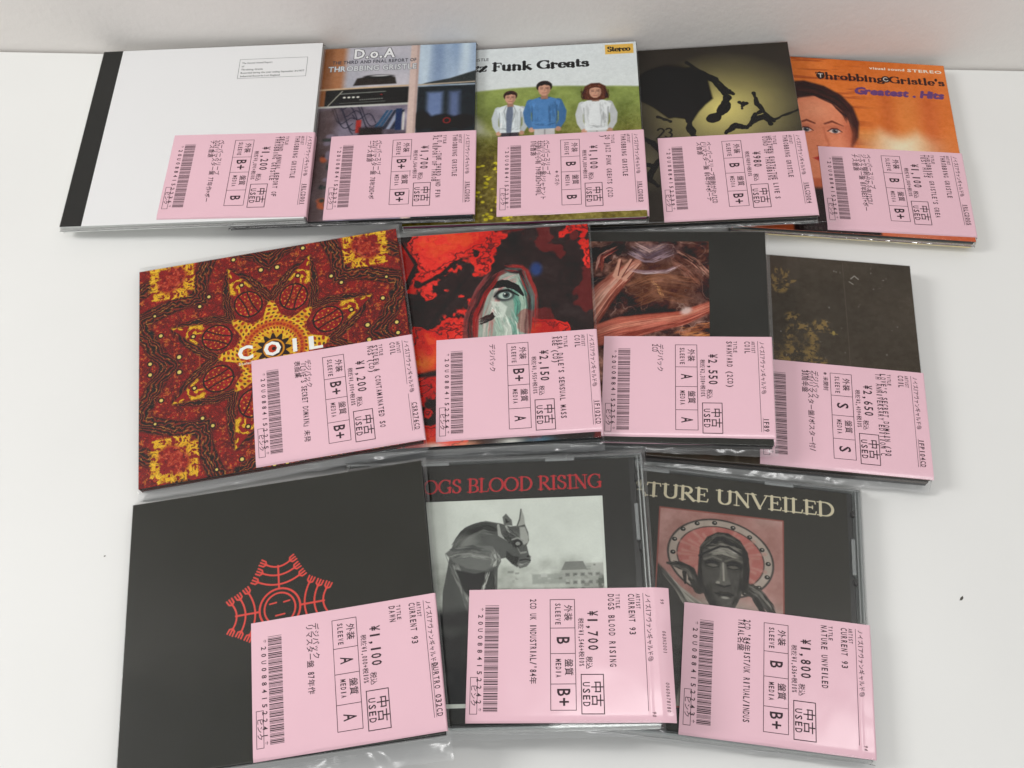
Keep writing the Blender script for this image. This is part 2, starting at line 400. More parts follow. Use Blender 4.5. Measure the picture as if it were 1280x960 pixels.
def roman(cv, txt, x, y, h, width, c, thick=.13, thin=.045, gap=.06, al=1, angle=0, serif=True, shear=0):
    tot = sum(.34 if ch == ' ' else ROMAN[ch][0]+gap for ch in txt)-gap
    kx = width/tot; cx = 0
    ca, sa = math.cos(angle), math.sin(angle)
    def T(px, py):
        X = px*kx+py*h*shear; Y = py*h; return (x+X*ca-Y*sa, y+X*sa+Y*ca)
    for ch in txt:
        if ch == ' ': cx += .34; continue
        w, st, sf = ROMAN[ch]
        for P, kind in st:
            Q = [T(cx+p[0], p[1]) for p in P]
            ws = []
            for k in range(len(P)):
                a = P[max(0, k-1)]; b = P[min(len(P)-1, k+1)]
                dx, dy = (b[0]-a[0]), (b[1]-a[1]); L = math.hypot(dx, dy)+1e-9
                f = abs(dy)/L if kind != 't' or len(P) > 2 else 1
                if kind == 'n': f = 0
                ws.append(h*(thin+(thick-thin)*f**1.3)*(min(1.6, max(1, kx/h))))
            cv.line(Q, ws, c, .10, al)
        if serif:
            for sx, sy, sl in sf:
                yy = sy+(.02 if sy < .1 else -.02)
                cv.line([T(cx+sx-sl, yy), T(cx+sx+sl, yy)], h*thin*1.2, c, .08, al)
        cx += w+gap

# ------------------------------------------------------------------ cover prints (plain stand-ins in the covers' sizes and colours)
def art_white(cv):
    cv.a[:] = (250,250,247)
    cv.poly([(-68,68),(-55.4,68),(-55.4,-68),(-68,-68)], (58,58,57), .12)
    cv.grain(1.0, 60, 3)
def art_shelf(cv):
    sh = (cv.H, cv.W); n = nz(sh, 9, 5, 4); n2 = nz(sh, 30, 6, 3)
    cv.a[:] = (186,184,192); cv.a += ((n-.5)*46)[..., None]*np.array((1.2,1,.9))
    cv.rect(-68,-14,-70,70,(156,104,72),2.5); cv.rect(-20,-12,30,70,(170,118,84),3)
    st = nz(sh, 22, 8, 2, aspect=.1)
    m = (cv.X > 33)*1.0; blue = np.array((178,196,214))+((st-.5)*70)[..., None]*np.array((1,.9,.6)); cv.put(m, blue)
    cv.rect(41,48,33,68,(120,140,172),3,al=.7)
    cv.poly([(33,33),(68,33),(68,44),(52,38),(38,35)], (62,66,66), .5)
    # dark lower compartments
    cv.rect(-22,30,18,32.6,(47,48,47),.4); cv.rect(33,70,-70,32,(50,55,58),.6)
    cv.rect(39,48,4,27,(112,130,168),2); cv.rect(52,58,2,27,(98,112,146),2.4)
    cv.ell(36,5,6,7,(38,38,40),1.5); cv.ell(48,3,9,6,(34,34,36),1.5); cv.ell(60,3,7,5,(38,30,32),1.5)
    cv.line(arc(51,4,2,2,0,360), .7, (170,60,58), .3)
    # lower left: pale jumble with cables
    lo = nz(sh, 7, 15, 4)[..., None]
    m = ((cv.X < 30) & (cv.Y < 17.5))*1.0
    cv.put(m, np.array((96,88,98))+(lo-.35)*190*np.array((.95,.95,1.08)))
    for k in range(9):
        x0 = random.uniform(-19, 8); cv.line([(x0+14*t, 16-14*t+6*math.sin(5*t+k)) for t in np.linspace(0,1,12)], .6, (50,50,62), .2)
    for k in range(5):
        cv.poly([(8+2.6*k,-1),(10+2.6*k,-1),(17+2.3*k,14),(15.4+2.3*k,14)], random.choice([(52,58,70),(150,160,180),(120,120,134),(60,90,120)]), .2)
    cv.rect(21,24.5,-2,15,(42,60,92),.3); cv.rect(25,26.3,-2,12,(205,200,195),.2)
    cv.rect(-2,1,-3,7,(170,60,56),.5); cv.rect(0,14,-6,1,(52,46,48),1.5)
    cv.rect(-68,-14,-70,17,(84,68,64),4,al=.7)
    for k in range(16):
        y = random.uniform(-66,14); cv.ell(random.uniform(-19,-14), y, random.uniform(1,3), random.uniform(1,3), random.choice([(170,92,66),(52,50,56),(120,110,124),(60,66,64)]), .8)
    # shelves, post
    cv.poly([(-68,30.8),(30,33.0),(30,34.2),(-68,32.2)], (206,178,146), .2); cv.poly([(33,32.9),(68,34),(68,35),(33,34)], (186,170,150), .2)
    cv.poly([(-68,16.8),(30,18.2),(30,19.6),(-68,18.4)], (196,196,190), .2)
    cv.poly([(27.6,-70),(32.6,-70),(32.9,70),(27.6,70)], (212,188,178), .4); cv.rect(31.4,32.8,-70,70,(178,150,142),.4,al=.7)
    # record player and amplifier
    cv.poly([(-6,35),(20,35.4),(19,41),(8,43),(-4,41)], (58,54,52), .5); cv.ell(9,42,9,1.6,(38,36,36),.4); cv.ell(10,42.6,6,.7,(186,186,188),.3)
    cv.rect(-13,14,20.4,29,(38,40,40),.3); cv.line([(-13,28.6),(14,29.4)], .5, (176,178,170), .2); cv.line([(-13,21),(14,21.6)], .4, (140,140,134), .2)
    for k in range(4): cv.ell(-10.5+2.7*k, 25.6, .95, .75, (232,230,220), .2)
    for k in range(11): cv.ell(-1+1.3*k, 23.3+.05*k, .35, .5, (200,198,190), .15)
    cv.ell(11.5, 27, .8, .5, (160,60,60), .2)
    cv.line([(-20,19),(-12,31)], .6, (190,186,170), .2)
    cv.blur(.25); cv.grain(5, 220, 9)
def person(cv, x, y, s, hair, top, leg, jacket=None, longhair=False, seed=1):
    """a plain standing figure in a snapshot; y = hip height"""
    T = lambda L: [(x+a*s, y+b*s) for a, b in L]
    dk = lambda c, k: tuple(q*k for q in c)
    skin = (206,158,134)
    cv.poly(T([(-3.4,-14),(-3.5,1),(3.5,1),(3.4,-14)]), leg, .3); cv.line(T([(0,-14),(.1,-1)]), .6, dk(leg,.7), .4)
    # arms behind the trunk, then trunk
    cv.line(T([(-4.6,11.6),(-5.9,7),(-5.6,3),(-4.4,.2)]), [3.0*s,2.7*s,2.3*s,2.0*s], dk(top,.90), .3)
    cv.line(T([(4.6,11.6),(6.2,7),(6.0,3),(4.7,.2)]), [3.0*s,2.7*s,2.3*s,2.0*s], dk(top,.84), .3)
    cv.ell(x-4.3*s, y-.9*s, 1.0*s, 1.1*s, skin, .3); cv.ell(x+4.6*s, y-.9*s, 1.0*s, 1.1*s, dk(skin,.9), .3)
    cv.poly(T([(-3.9,-.6),(-4.0,4),(-4.5,8),(-5.4,11.6),(-3.6,13.2),(-1.6,13.9),(1.6,13.9),(3.6,13.2),(5.5,11.6),(4.6,8),(4.0,4),(3.9,-.6)]), top, .3)
    cv.brushy(T([(-3,12.5),(-3.2,6),(-3.1,0)]), 2.2*s, [dk(top,1.03), dk(top,.93)], 26, seed, .5, .6)
    cv.brushy(T([(2.6,12.5),(3.0,6),(2.9,0)]), 3.0*s, [dk(top,.80), dk(top,.90)], 34, seed+1, .6, .7)
    cv.brushy(T([(-4,2.4),(0,1.2),(4,2.2)]), 2.0*s, [dk(top,.78), dk(top,1.02)], 22, seed+2, .45, .6)
    cv.line(T([(-4.2,10),(-4.0,3)]), .5, dk(top,.66), .3, .8); cv.line(T([(4.3,10),(4.2,3)]), .6, dk(top,.6), .3, .8)
    if jacket:
        cv.poly(T([(-1.3,-.6),(-1.6,9),(-1.0,13.6),(1.0,13.7),(1.2,9),(.5,-.6)]), jacket, .25); cv.line(T([(-1.5,13.4),(-2.4,10.6),(-1.4,5)]), .5, dk(top,.72), .2); cv.line(T([(1.3,13.4),(2.2,10.6),(1.0,5)]), .5, dk(top,.72), .2)
    else: cv.line(T([(-1.7,13.7),(0,13.0),(1.7,13.7)]), .6*s, dk(top,.8), .2)
    cv.poly(T([(-1.2,13),(-1.1,15.6),(1.2,15.6),(1.3,13)]), dk(skin,.78), .3)
    if longhair:
        cv.poly(T([(-4.3,14.2),(-4.6,17),(-3.6,20.4),(-1.4,21.8),(1.6,21.8),(3.7,20.2),(4.4,17),(4.4,14.4),(2.6,13.6),(-2.4,13.6)]), hair, .5)
        cv.brushy(T([(-3.4,20),(-3.9,16.5),(-3.4,14)]), 2.6*s, [dk(hair,.6), dk(hair,1.3)], 40, seed+3, .3, .8); cv.brushy(T([(3.2,20),(3.8,16.5),(3.3,14)]), 2.6*s, [dk(hair,1.2), dk(hair,.55)], 40, seed+4, .3, .8)
    else: cv.ell(x, y+18.9*s, 2.75*s, 2.7*s, hair, .3)
    cv.poly(T([(-2.05,18.9),(-2.1,17),(-1.6,15.5),(-.6,14.6),(.6,14.6),(1.6,15.5),(2.1,17),(2.05,18.9),(1.2,19.9),(-1.2,19.9)]), skin, .3)
    cv.poly(T([(.7,14.8),(1.6,15.6),(2.1,17),(2.05,18.9),(1.1,18.6)]), dk(skin,.82), .5, .8)
    cv.poly(T([(-2.4,18.2),(-2.5,20),(-1.2,21.3),(1.2,21.4),(2.6,20),(2.5,18.2),(1.7,19.4),(0,19.8),(-1.6,19.3)]), hair, .3)
    cv.brushy(T([(-2,19.6),(0,20.8),(2,19.8)]), 1.8*s, [dk(hair,.6), dk(hair,1.6)], 24, seed+5, .25, .7)
    for sx in (-.9,.9): cv.line(T([(sx-.5,18.35),(sx+.45,18.4)]), .3, (80,56,48), .2); cv.line(T([(sx-.4,17.8),(sx+.4,17.8)]), .42, (70,50,46), .2, .8)
    cv.line(T([(.1,17.8),(.25,16.9),(-.1,16.8)]), .35, dk(skin,.76), .25); cv.line(T([(-.7,15.9),(0,15.75),(.7,15.9)]), .38, (158,92,84), .2)
def art_meadow(cv):
    sh = (cv.H, cv.W); n = nz(sh, 12, 21, 5); f = nz(sh, 90, 22, 3); X, Y = cv.X, cv.Y
    sky = np.array((222,228,226))+((Y-30)/40)[..., None]*np.array((3,3,6)); cv.a[:] = sky
    hz = 31+2.5*np.sin((X+40)/30.)+.6*(n-.5)
    land = ss(1.0, -1.0, Y-hz)
    top = np.array((132,146,82)); bot = np.array((118,106,56))
    t = ss(26, -34, Y)[..., None]
    g = top*(1-t)+bot*t+((n-.5)*70)[..., None]*np.array((1,1,.6))+((f-.5)*60)[..., None]*np.array((1,1,.7))*(.25+t)
    cv.put(land, g)
    cl = ss(4, -6, X+26+.9*(Y-8)+10*(n-.5))*ss(-8, 4, Y)   # pale slope at left
    cv.put(cl*land*.85, np.array((206,206,196))+((n-.5)*40)[..., None])
    rs = random.Random(4)
    for k in range(230):
        x = rs.uniform(-32, -4); y = rs.uniform(-66, -24)
        if math.sin(x*.5+2)*math.cos(y*.25)+.3 < rs.random()*.9: continue
        cv.ell(x, y, rs.uniform(.5,1.5), rs.uniform(.4,1.0), rs.choice([(206,190,44),(190,176,40),(222,208,66)]), .3)
    for k in range(300):
        x = rs.uniform(-60, 66); y = rs.uniform(-66, 4); h = rs.uniform(1,4)
        cv.line([(x,y),(x+rs.uniform(-.8,.8),y+h)], .25, rs.choice([(86,92,40),(150,140,80),(70,78,36)]), .15, .7)
    person(cv, -8.5, -1, 1.50, (62,46,40), (220,228,230), (70,66,72), (112,122,140), seed=11)
    person(cv, 11.6, 1, 1.72, (48,38,36), (88,134,186), (198,196,196), seed=31)
    person(cv, 41.6, -2, 1.66, (92,58,48), (226,230,230), (200,200,198), longhair=True, seed=51)
    cv.blur(.2); cv.grain(3, 220, 2)
    roman(cv, 'Jazz Funk Greats', -42.7, 48.6, 6.4, 81, (44,46,50), .22, .08, .05)
    cv.rect(48.5,65.5,57.6,65.6,(232,186,92),.3)
    roman(cv, 'Stereo', 50, 59.8, 4.0, 13.6, (38,30,26), .24, .08, .03)
def art_glow(cv):
    sh = (cv.H, cv.W); n = nz(sh, 6, 31, 5); X, Y = cv.X, cv.Y
    d = np.hypot((X-24)/1.15, (Y-16)/1.0)+8*(n-.5)
    t = np.clip(1-d/46, 0, 1)[..., None]**1.1
    cv.a[:] = np.array((66,62,58))*(1-t)+np.array((220,206,126))*t
    t2 = (np.clip(1-np.hypot((X+22)/14, (Y+22)/24), 0, 1)[..., None])*.55; cv.a[:] = cv.a*(1-t2)+np.array((150,140,108))*t2
    k = (42,40,38)
    bl = [(-24,44),(-18,50),(-6,54),(2,50),(9,51),(12,44),(18,40),(17,33),(20,25),(13,19),(11,13),(5,8),(-3,12),(-9,11),(-15,19),(-24,24),(-28,36)]
    bl = [(a+1.2*math.sin(3*i), b+1.2*math.cos(5*i)) for i, (a,b) in enumerate(bl)]
    cv.poly(bl, k, 1.0)
    cv.ell(-4,38,17,15,k,3.5)
    rs = random.Random(11)
    def brush(P, w):
        Q = []
        for i in range(len(P)-1):
            for t in np.linspace(0,1,7)[:-1]: Q.append((P[i][0]*(1-t)+P[i+1][0]*t+rs.uniform(-.3,.3), P[i][1]*(1-t)+P[i+1][1]*t+rs.uniform(-.3,.3)))
        w *= 1.35; Q.append(P[-1]); cv.line(Q, [w*(.5+.7*abs(math.sin(2.2*i/len(Q)*math.pi+w)))+.25 for i in range(len(Q))], k, .25)
    brush([(4,13),(4,2),(6,-6)], 3.0); brush([(6,55),(14,46),(22,40),(28,30),(31,27)], 1.7)
    brush([(12,46),(19,40),(26,30),(27,23)], 2.6); brush([(27,24),(25,16),(20,10),(16,8)], 4.2)
    brush([(24,-3),(30,2),(36,0),(42,6),(47,8),(50,2)], 2.4); brush([(43,27),(44,18),(49,8),(52,4)], 1.8)
    brush([(52,5),(60,9),(68,12)], 1.0); brush([(38,2),(42,10),(46,12)], 1.6)
    brush([(-14,12),(-7,8)], 1.2); brush([(-26,-2),(-18,-8),(-13,-16),(-17,-24),(-22,-34),(-17,-40)], 2.2); brush([(-27,-22),(-20,-25),(-14,-22)], 1.8)
    brush([(34,20),(36,18),(38,19)], 1.3); brush([(36,20),(35,15)], .9)
    # 23
    cv.line(arc(-13,1,1.8,1.8,160,-20)+[(-15.5,-5),(-11.4,-4.6)], 1.1, k, .2); cv.line(arc(-8.4,1.2,1.6,1.5,150,-70)+arc(-8.8,-2.4,2,2,70,-150), 1.1, k, .2)
    cv.grain(3, 200, 5)
def art_orange(cv):
    sh = (cv.H, cv.W); X, Y = cv.X, cv.Y; n = nz(sh, 5, 41, 4); st = nz(sh, 5, 42, 4, aspect=11)
    cv.a[:] = np.array((228,128,66)); cv.a += ((n-.5)*40)[..., None]*np.array((1,1,.7))
    m = ss(26, 2, X)*ss(.52,.68,st)*.55; cv.put(m, (150,66,44))
    for x0, w, c in ((28,5,(196,98,56)),(52,7,(200,96,58)),(40,8,(226,140,76))):
        cv.put(np.exp(-((X-x0-(Y)*.02)/w)**2)*ss(50,34,Y)*.6, c)
    m = np.exp(-((X-34)/19)**2)*ss(18,4,Y+5*np.abs(np.sin(X/7.)))*1.0; cv.put(m, (242,224,190))
    m = np.exp(-((X-12)/9)**2-((Y-6)/5)**2)*.5; cv.put(m, (236,170,100))
    cv.put(ss(-40,-66,Y)*.8, (196,92,66))
    # generic portrait at left
    hair = (62,46,46); skin = (226,138,104)
    cv.poly([(-33,-30),(-20,-26),(2,-30),(12,-44),(16,-70),(-33,-70)], (58,48,50), 1)
    cv.poly([(-70,46),(-30,46),(-20,47.5),(-8,44),(2,37),(8,28),(10.5,16),(9,4),(5,-4),(-10,0),(-40,0),(-70,0)], hair, 1.0)
    cv.rect(-26,-4,-36,-16,(196,104,76),2)
    cv.poly([(-36,30),(-22,38),(-10,37),(0,30),(5,18),(5.5,6),(3,-10),(-3,-22),(-12,-29),(-20,-29),(-32,-20),(-38,0)], skin, 1.0)
    cv.put(np.exp(-((X+14)/11)**2-((Y-24)/9)**2)*.55, (244,168,132)); cv.put(np.exp(-((X-4.5)/4)**2-((Y-4)/18)**2)*.6, (182,92,68)); cv.put(np.exp(-((X+2)/5)**2-((Y+3)/5)**2)*.35, (244,160,124))
    cv.poly([(-40,42),(-28,44),(-14,42),(-2,35),(6,26),(9,10),(6,14),(2,24),(-6,32),(-14,35.5),(-24,33),(-36,22)], hair, .9)
    cv.brushy([(-30,41),(-14,39),(-2,32),(5,22),(7.5,8)], 7, [(40,30,34),(84,60,56),(50,36,38)], 90, 5, .35, .7)
    for ex, sg in ((-21.5,-1),(-4.5,1)):
        cv.line([(ex-5.5*sg,13.2),(ex-1*sg,15.4),(ex+5.4*sg,12.2)], [1.1,1.5,.5], (112,60,50), .4, .9)
        cv.put(np.exp(-((X-ex)/5.5)**2-((Y-10.5)/2.2)**2)*.45, (164,88,72))
        cv.poly([(ex-3.6,7.4),(ex-1.5,9.4),(ex+1.5,9.4),(ex+3.8,7.6),(ex+1.2,6.2),(ex-1.6,6.2)], (226,202,190), .35)
        cv.ell(ex+.2,7.9,1.75,1.75,(92,92,98),.3); cv.ell(ex+.2,7.9,.8,.8,(36,30,34),.2); cv.ell(ex+.8,8.5,.35,.35,(240,236,230),.1)
        cv.line([(ex-4.2,7.4),(ex-1.5,9.7),(ex+1.5,9.7),(ex+4.3,7.4)], [.5,.8,.8,.5], (74,40,40), .25); cv.line([(ex-3,6),(ex+1,5.4),(ex+3.6,6.6)], .4, (176,92,72), .4, .8)
    cv.line([(-11,10),(-10,2),(-8.6,-3.4)], 1.2, (196,108,80), .9, .7); cv.line([(-15.5,-4.5),(-12.5,-5.6),(-9.5,-4.6)], .9, (158,72,58), .5, .8)
    cv.poly([(-19,-14),(-14.5,-12),(-12.5,-12.8),(-10.5,-12),(-6,-14.2),(-12.4,-17.6)], (182,62,56), .5)
    cv.blur(.25); cv.grain(3, 200, 5)
    roman(cv, "Throbbing Gristle's", -12.5, 50.2, 5.0, 78, (64,40,38), .2, .07, .06)
    for x0 in (-9.5, 30.2): cv.ell(x0, 52.7, 2.6, 2.7, (60,52,52), .3); 
    cv.line([(-10.8,54),(-8.2,54)], .6, (220,214,206), .15); cv.line([(-9.5,54),(-9.5,51.2)], .7, (220,214,206), .15)
    cv.line(arc(30.2,52.7,1.4,1.4,50,330), .6, (220,214,206), .15)
def art_kaleido(cv):
    sh = (cv.H, cv.W); X, Y = cv.X/62.5, (cv.Y-2)/62.5
    ax, ay = np.abs(X), np.abs(Y); u = np.maximum(ax, ay); v = np.minimum(ax, ay)
    r = np.hypot(X, Y); th8 = np.arctan2(Y, X)
    A = nz((500,500), 16, 51, 3); B = nz((500,500), 34, 52, 2); Dn = nz((500,500), 5, 53, 3); E = nz((500,500), 60, 54, 2)
    a = sample(A, u*.9, v*.9); b = sample(B, u*.9+.1*a, v*.9); dd = sample(Dn, u*.9, v*.9); e = sample(E, u*.9, v*.9)
    th = np.arctan2(v, u); d8 = np.abs(th-math.pi/8)/(math.pi/8)      # 0 on the 22.5 deg axes, 1 on the others
    def P(m, c):
        nonlocal out
        c = np.asarray(c, float); out = out*(1-m[..., None])+c*m[..., None]
    # crimson cellular ground with dark seams
    out = np.ones(sh+(3,))*np.array((136,40,38))+((a-.5)*80)[..., None]*np.array((1,.5,.5))+((e-.5)*50)[..., None]
    seam = np.abs(np.sin(34*b+11*a)); P(ss(.42,.12,seam)*.9, (52,24,23)); P(ss(.66,.74,e)*ss(.3,.5,seam)*.7, (206,150,66)); P(ss(.86,.98,seam)*ss(.5,.6,e)*.8, (196,74,58))
    # brown streaming bands: two nested star outlines plus spokes
    bands = np.zeros(sh)
    for k, (r0, am, wd) in enumerate(((.66,.40,.10),(1.02,.34,.12),(1.34,.30,.10))):
        bands = np.maximum(bands, ss(wd, wd*.55, np.abs(r-r0-am*(.5-d8)-.06*(dd-.5))))
    bands *= ss(.40,.46,r)
    P(bands, (66,34,29)); q = np.sin(r*150-70*(.5-d8)*.4*2.1+16*a)
    P(bands*ss(.1,.8,q), (122,58,42)); P(bands*ss(.80,.98,np.sin(r*75-30*(.5-d8)+14*b))*.85, (170,128,72)); P(bands*ss(.0,-.7,q)*.6, (38,24,24))
    # round medallions between the points
    th9 = np.mod(th8, math.pi/4)-math.pi/8; mx, my = r*np.cos(th9), r*np.sin(th9)
    md = np.hypot((mx-.50), my*1.08); m = ss(.128,.120,md); P(m, np.array((158,44,42))+((b-.5)*90)[..., None]); P(m*ss(.86,.98,np.sin(md*95)*np.cos(10*np.arctan2(my,mx-.5)+3*a)+.3), (206,150,60)); P(m*ss(.25,.0,np.abs(np.sin(30*b+12*e)))*.7, (64,28,26))
    P(m*ss(.34,.1,np.abs(np.sin(md*60+4*a)))*.6, (96,30,30)); P(m*ss(.010,.003,np.abs(np.abs(my)-.03-.9*(mx-.50)**2)), (60,28,26)); P(ss(.010,.004,np.abs(md-.124)), (52,24,22))
    # yellow heart: rings of knots, eight short rays
    w = .36+.075*np.cos(8*th8)+.03*np.cos(16*th8); yel = np.array((216,164,52))+((b-.5)*80)[..., None]*np.array((.6,.9,.5))
    m = ss(.012,-.012,r-w-.05*(a-.5)); P(m, yel)
    kn = np.sin(r*88)*np.cos(24*th8+2*np.sin(r*20)); P(m*ss(.25,.6,kn)*ss(.13,.17,r), (150,44,30)); P(m*ss(-.55,-.85,kn)*ss(.16,.2,r), (52,30,24)); P(m*ss(.3,.6,np.sin(e*40))*.35, (226,198,90))
    P(m*ss(.05,.0,np.abs(r-.235))*.75, np.array((176,58,34))+((e-.5)*60)[..., None])
    pet = ss(.0,-.012,r-.13-.022*np.cos(12*th8)); P(pet, (58,36,32)); P(ss(.095,.085,r), (206,140,52)); P(ss(.078,.070,r), (64,40,34)); P(ss(.052,.046,r), (196,74,40)); P(ss(.020,.014,r), (60,26,24))
    # yellow spear heads beyond the medallions
    a8 = np.mod(th8+math.pi/8, math.pi/4)-math.pi/8
    sp = ss(.012,-.01,np.abs(my)-.36*(.92-mx))*ss(.63,.655,mx); knot = ss(.42,.55,b)
    P(sp*knot, yel); P(sp*(1-knot), (146,48,36)); P(sp*ss(.30,.08,np.abs(np.sin(14*b+6*e)))*.7, (48,30,26))
    # yellow corner tiles with red knots
    ct = ss(.17,.155,np.maximum(np.abs(u-.86),np.abs(v-.80))+.05*(e-.5)); P(ct*ss(.40,.50,b*.5+e*.5), yel); P(ct*ss(.50,.40,b*.5+e*.5), (140,46,34)); P(ct*ss(.12,.07,np.hypot(u-.86, v-.80)), np.array((158,58,42))+((e-.5)*120)[..., None]); P(ct*ss(.3,.1,np.abs(np.sin(18*b)))*.6, (48,28,24))
    for (px, py, s_) in ((.66,.24,.016),(.78,.07,.020),(.93,.30,.018),(.60,.52,.017),(1.02,.05,.018),(.98,.5,.014)):
        dp = np.hypot(u-px, v-py); P(ss(s_+.012,s_+.006,dp), (60,28,24)); P(ss(s_,s_-.006,dp), (216,196,108))
    cv.a[:] = out; cv.grain(5, 240, 4)
def art_redpaint(cv):
    sh = (cv.H, cv.W); X, Y = cv.X/62, cv.Y/62
    n1 = nz(sh, 4, 61, 4); n2 = nz(sh, 5, 62, 4); n3 = nz(sh, 14, 63, 4, .7)
    w = n1+.7*(n2-.5)+.35*(n3-.5)-.18*ss(-.2,.8,X)
    cv.a[:] = np.array((58,50,50))+((n3-.5)*22)[..., None]
    red = np.array((208,56,50))+((n2-.5)*70)[..., None]*np.array((1,.5,.5))
    cv.put(ss(.47,.51,w), red); cv.put(ss(.02,.0,np.abs(w-.56))*.8, (70,34,34)); cv.put(ss(.015,.0,np.abs(n3-.5))*ss(.47,.51,w)*.35, (100,30,30))
    cv.put(ss(.62,.72,w*.6+n3*.4)*.6, (222,92,56))
    cv.poly([(-72,64),(-30,58),(-22,44),(-30,30),(-34,10),(-26,-14),(-40,-40),(-72,-60)], (198,52,48), 2, .75)
    cv.line([(-32,60),(-23,44),(-28,30),(-36,18),(-16,4),(-4,22),(6,36)], [1,2,3,1,2,3,1], (52,40,42), .5); cv.line([(-22,30),(-10,36),(-2,44)], 2, (52,40,42), .6)
    cv.line([(6,-6),(5,10),(12,20),(20,32)], [3,1.4,2,1], (48,40,42), .5)
    cv.line([(-28,-24),(-10,-22),(10,-30)], [1,4,2], (52,44,46), 1)
    # pale green-white passage of paint with one dark eye-shaped swirl
    cv.poly([(8,-14),(7,4),(12,16),(15,26),(22,35),(29,38),(35,32),(37.5,18),(37,2),(33,-14),(22,-22)], (150,164,152), 1.6)
    cv.brushy([(12,-8),(14,10),(20,30),(30,34)], 10, [(186,126,122),(204,196,186),(150,160,150),(120,60,60)], 170, 21, .5, .6)
    cv.brushy([(30,32),(34,16),(32,-8)], 9, [(96,152,134),(164,190,172),(70,96,92)], 170, 22, .5, .65); cv.brushy([(22,12),(26,0),(24,-14)], 12, [(170,190,174),(206,214,202),(120,156,142)], 200, 23, .5, .65)
    cv.brushy([(14,24),(18,27.4),(24,28.6),(30,26),(34,20)], [1.5,3,4,3,1], [(44,46,48),(30,30,34)], 120, 24, .5, .9)
    cv.brushy([(6,-14),(6,8),(12,24),(20,36)], 7, [(150,50,50),(56,44,46),(120,70,70)], 150, 27, .6, .7); cv.brushy([(24,38),(34,36),(39,20),(38,0)], 5, [(60,50,52),(90,110,106),(150,60,58)], 130, 28, .6, .7)
    cv.ell(24,21.2,5.4,3.6,(58,62,64),1.0); cv.ell(24.4,21,3.6,2.2,(176,192,182),.5); cv.ell(25,21.2,1.9,1.9,(70,84,84),.3); cv.ell(25,21.2,.9,.9,(24,26,28),.2); cv.ell(24.2,22,.5,.4,(226,232,226),.15)
    cv.line([(18.6,20.6),(21.4,23.6),(26,24.2),(31.4,20.4)], [.6,1.3,1.3,.6], (34,34,38), .35); cv.brushy([(10,6),(16,8),(22,13)], [4,4,2], [(50,44,46),(66,50,50)], 60, 25, .5, .9)
    cv.poly([(17,18),(19.4,8),(23.6,8),(25.4,14),(22,17.4)], (206,216,204), .6, .9); cv.brushy([(18,16),(21,9)], 4, [(228,234,224),(170,186,172)], 40, 26, .35, .7)
    cv.ell(41,36,3,4,(54,76,132),1.6,al=.8); cv.put(np.exp(-((cv.X+20)/9)**2-((cv.Y+16)/5)**2)*ss(.4,.6,n3)*.8, (220,130,56))
    cv.put(ss(.54,.6,nz(sh,9,66,4))*ss(5,20,cv.X)*ss(34,20,cv.X*0+np.abs(cv.X-48))*.45, (150,50,50))
    for x0, c in ((-12,(230,225,214)),(4,(214,150,120)),(26,(222,226,216)),(40,(80,120,140))): cv.put(np.exp(-((cv.X-x0)/7)**2)*ss(-59,-62,cv.Y)*.8, c)
    cv.grain(4, 200, 4)
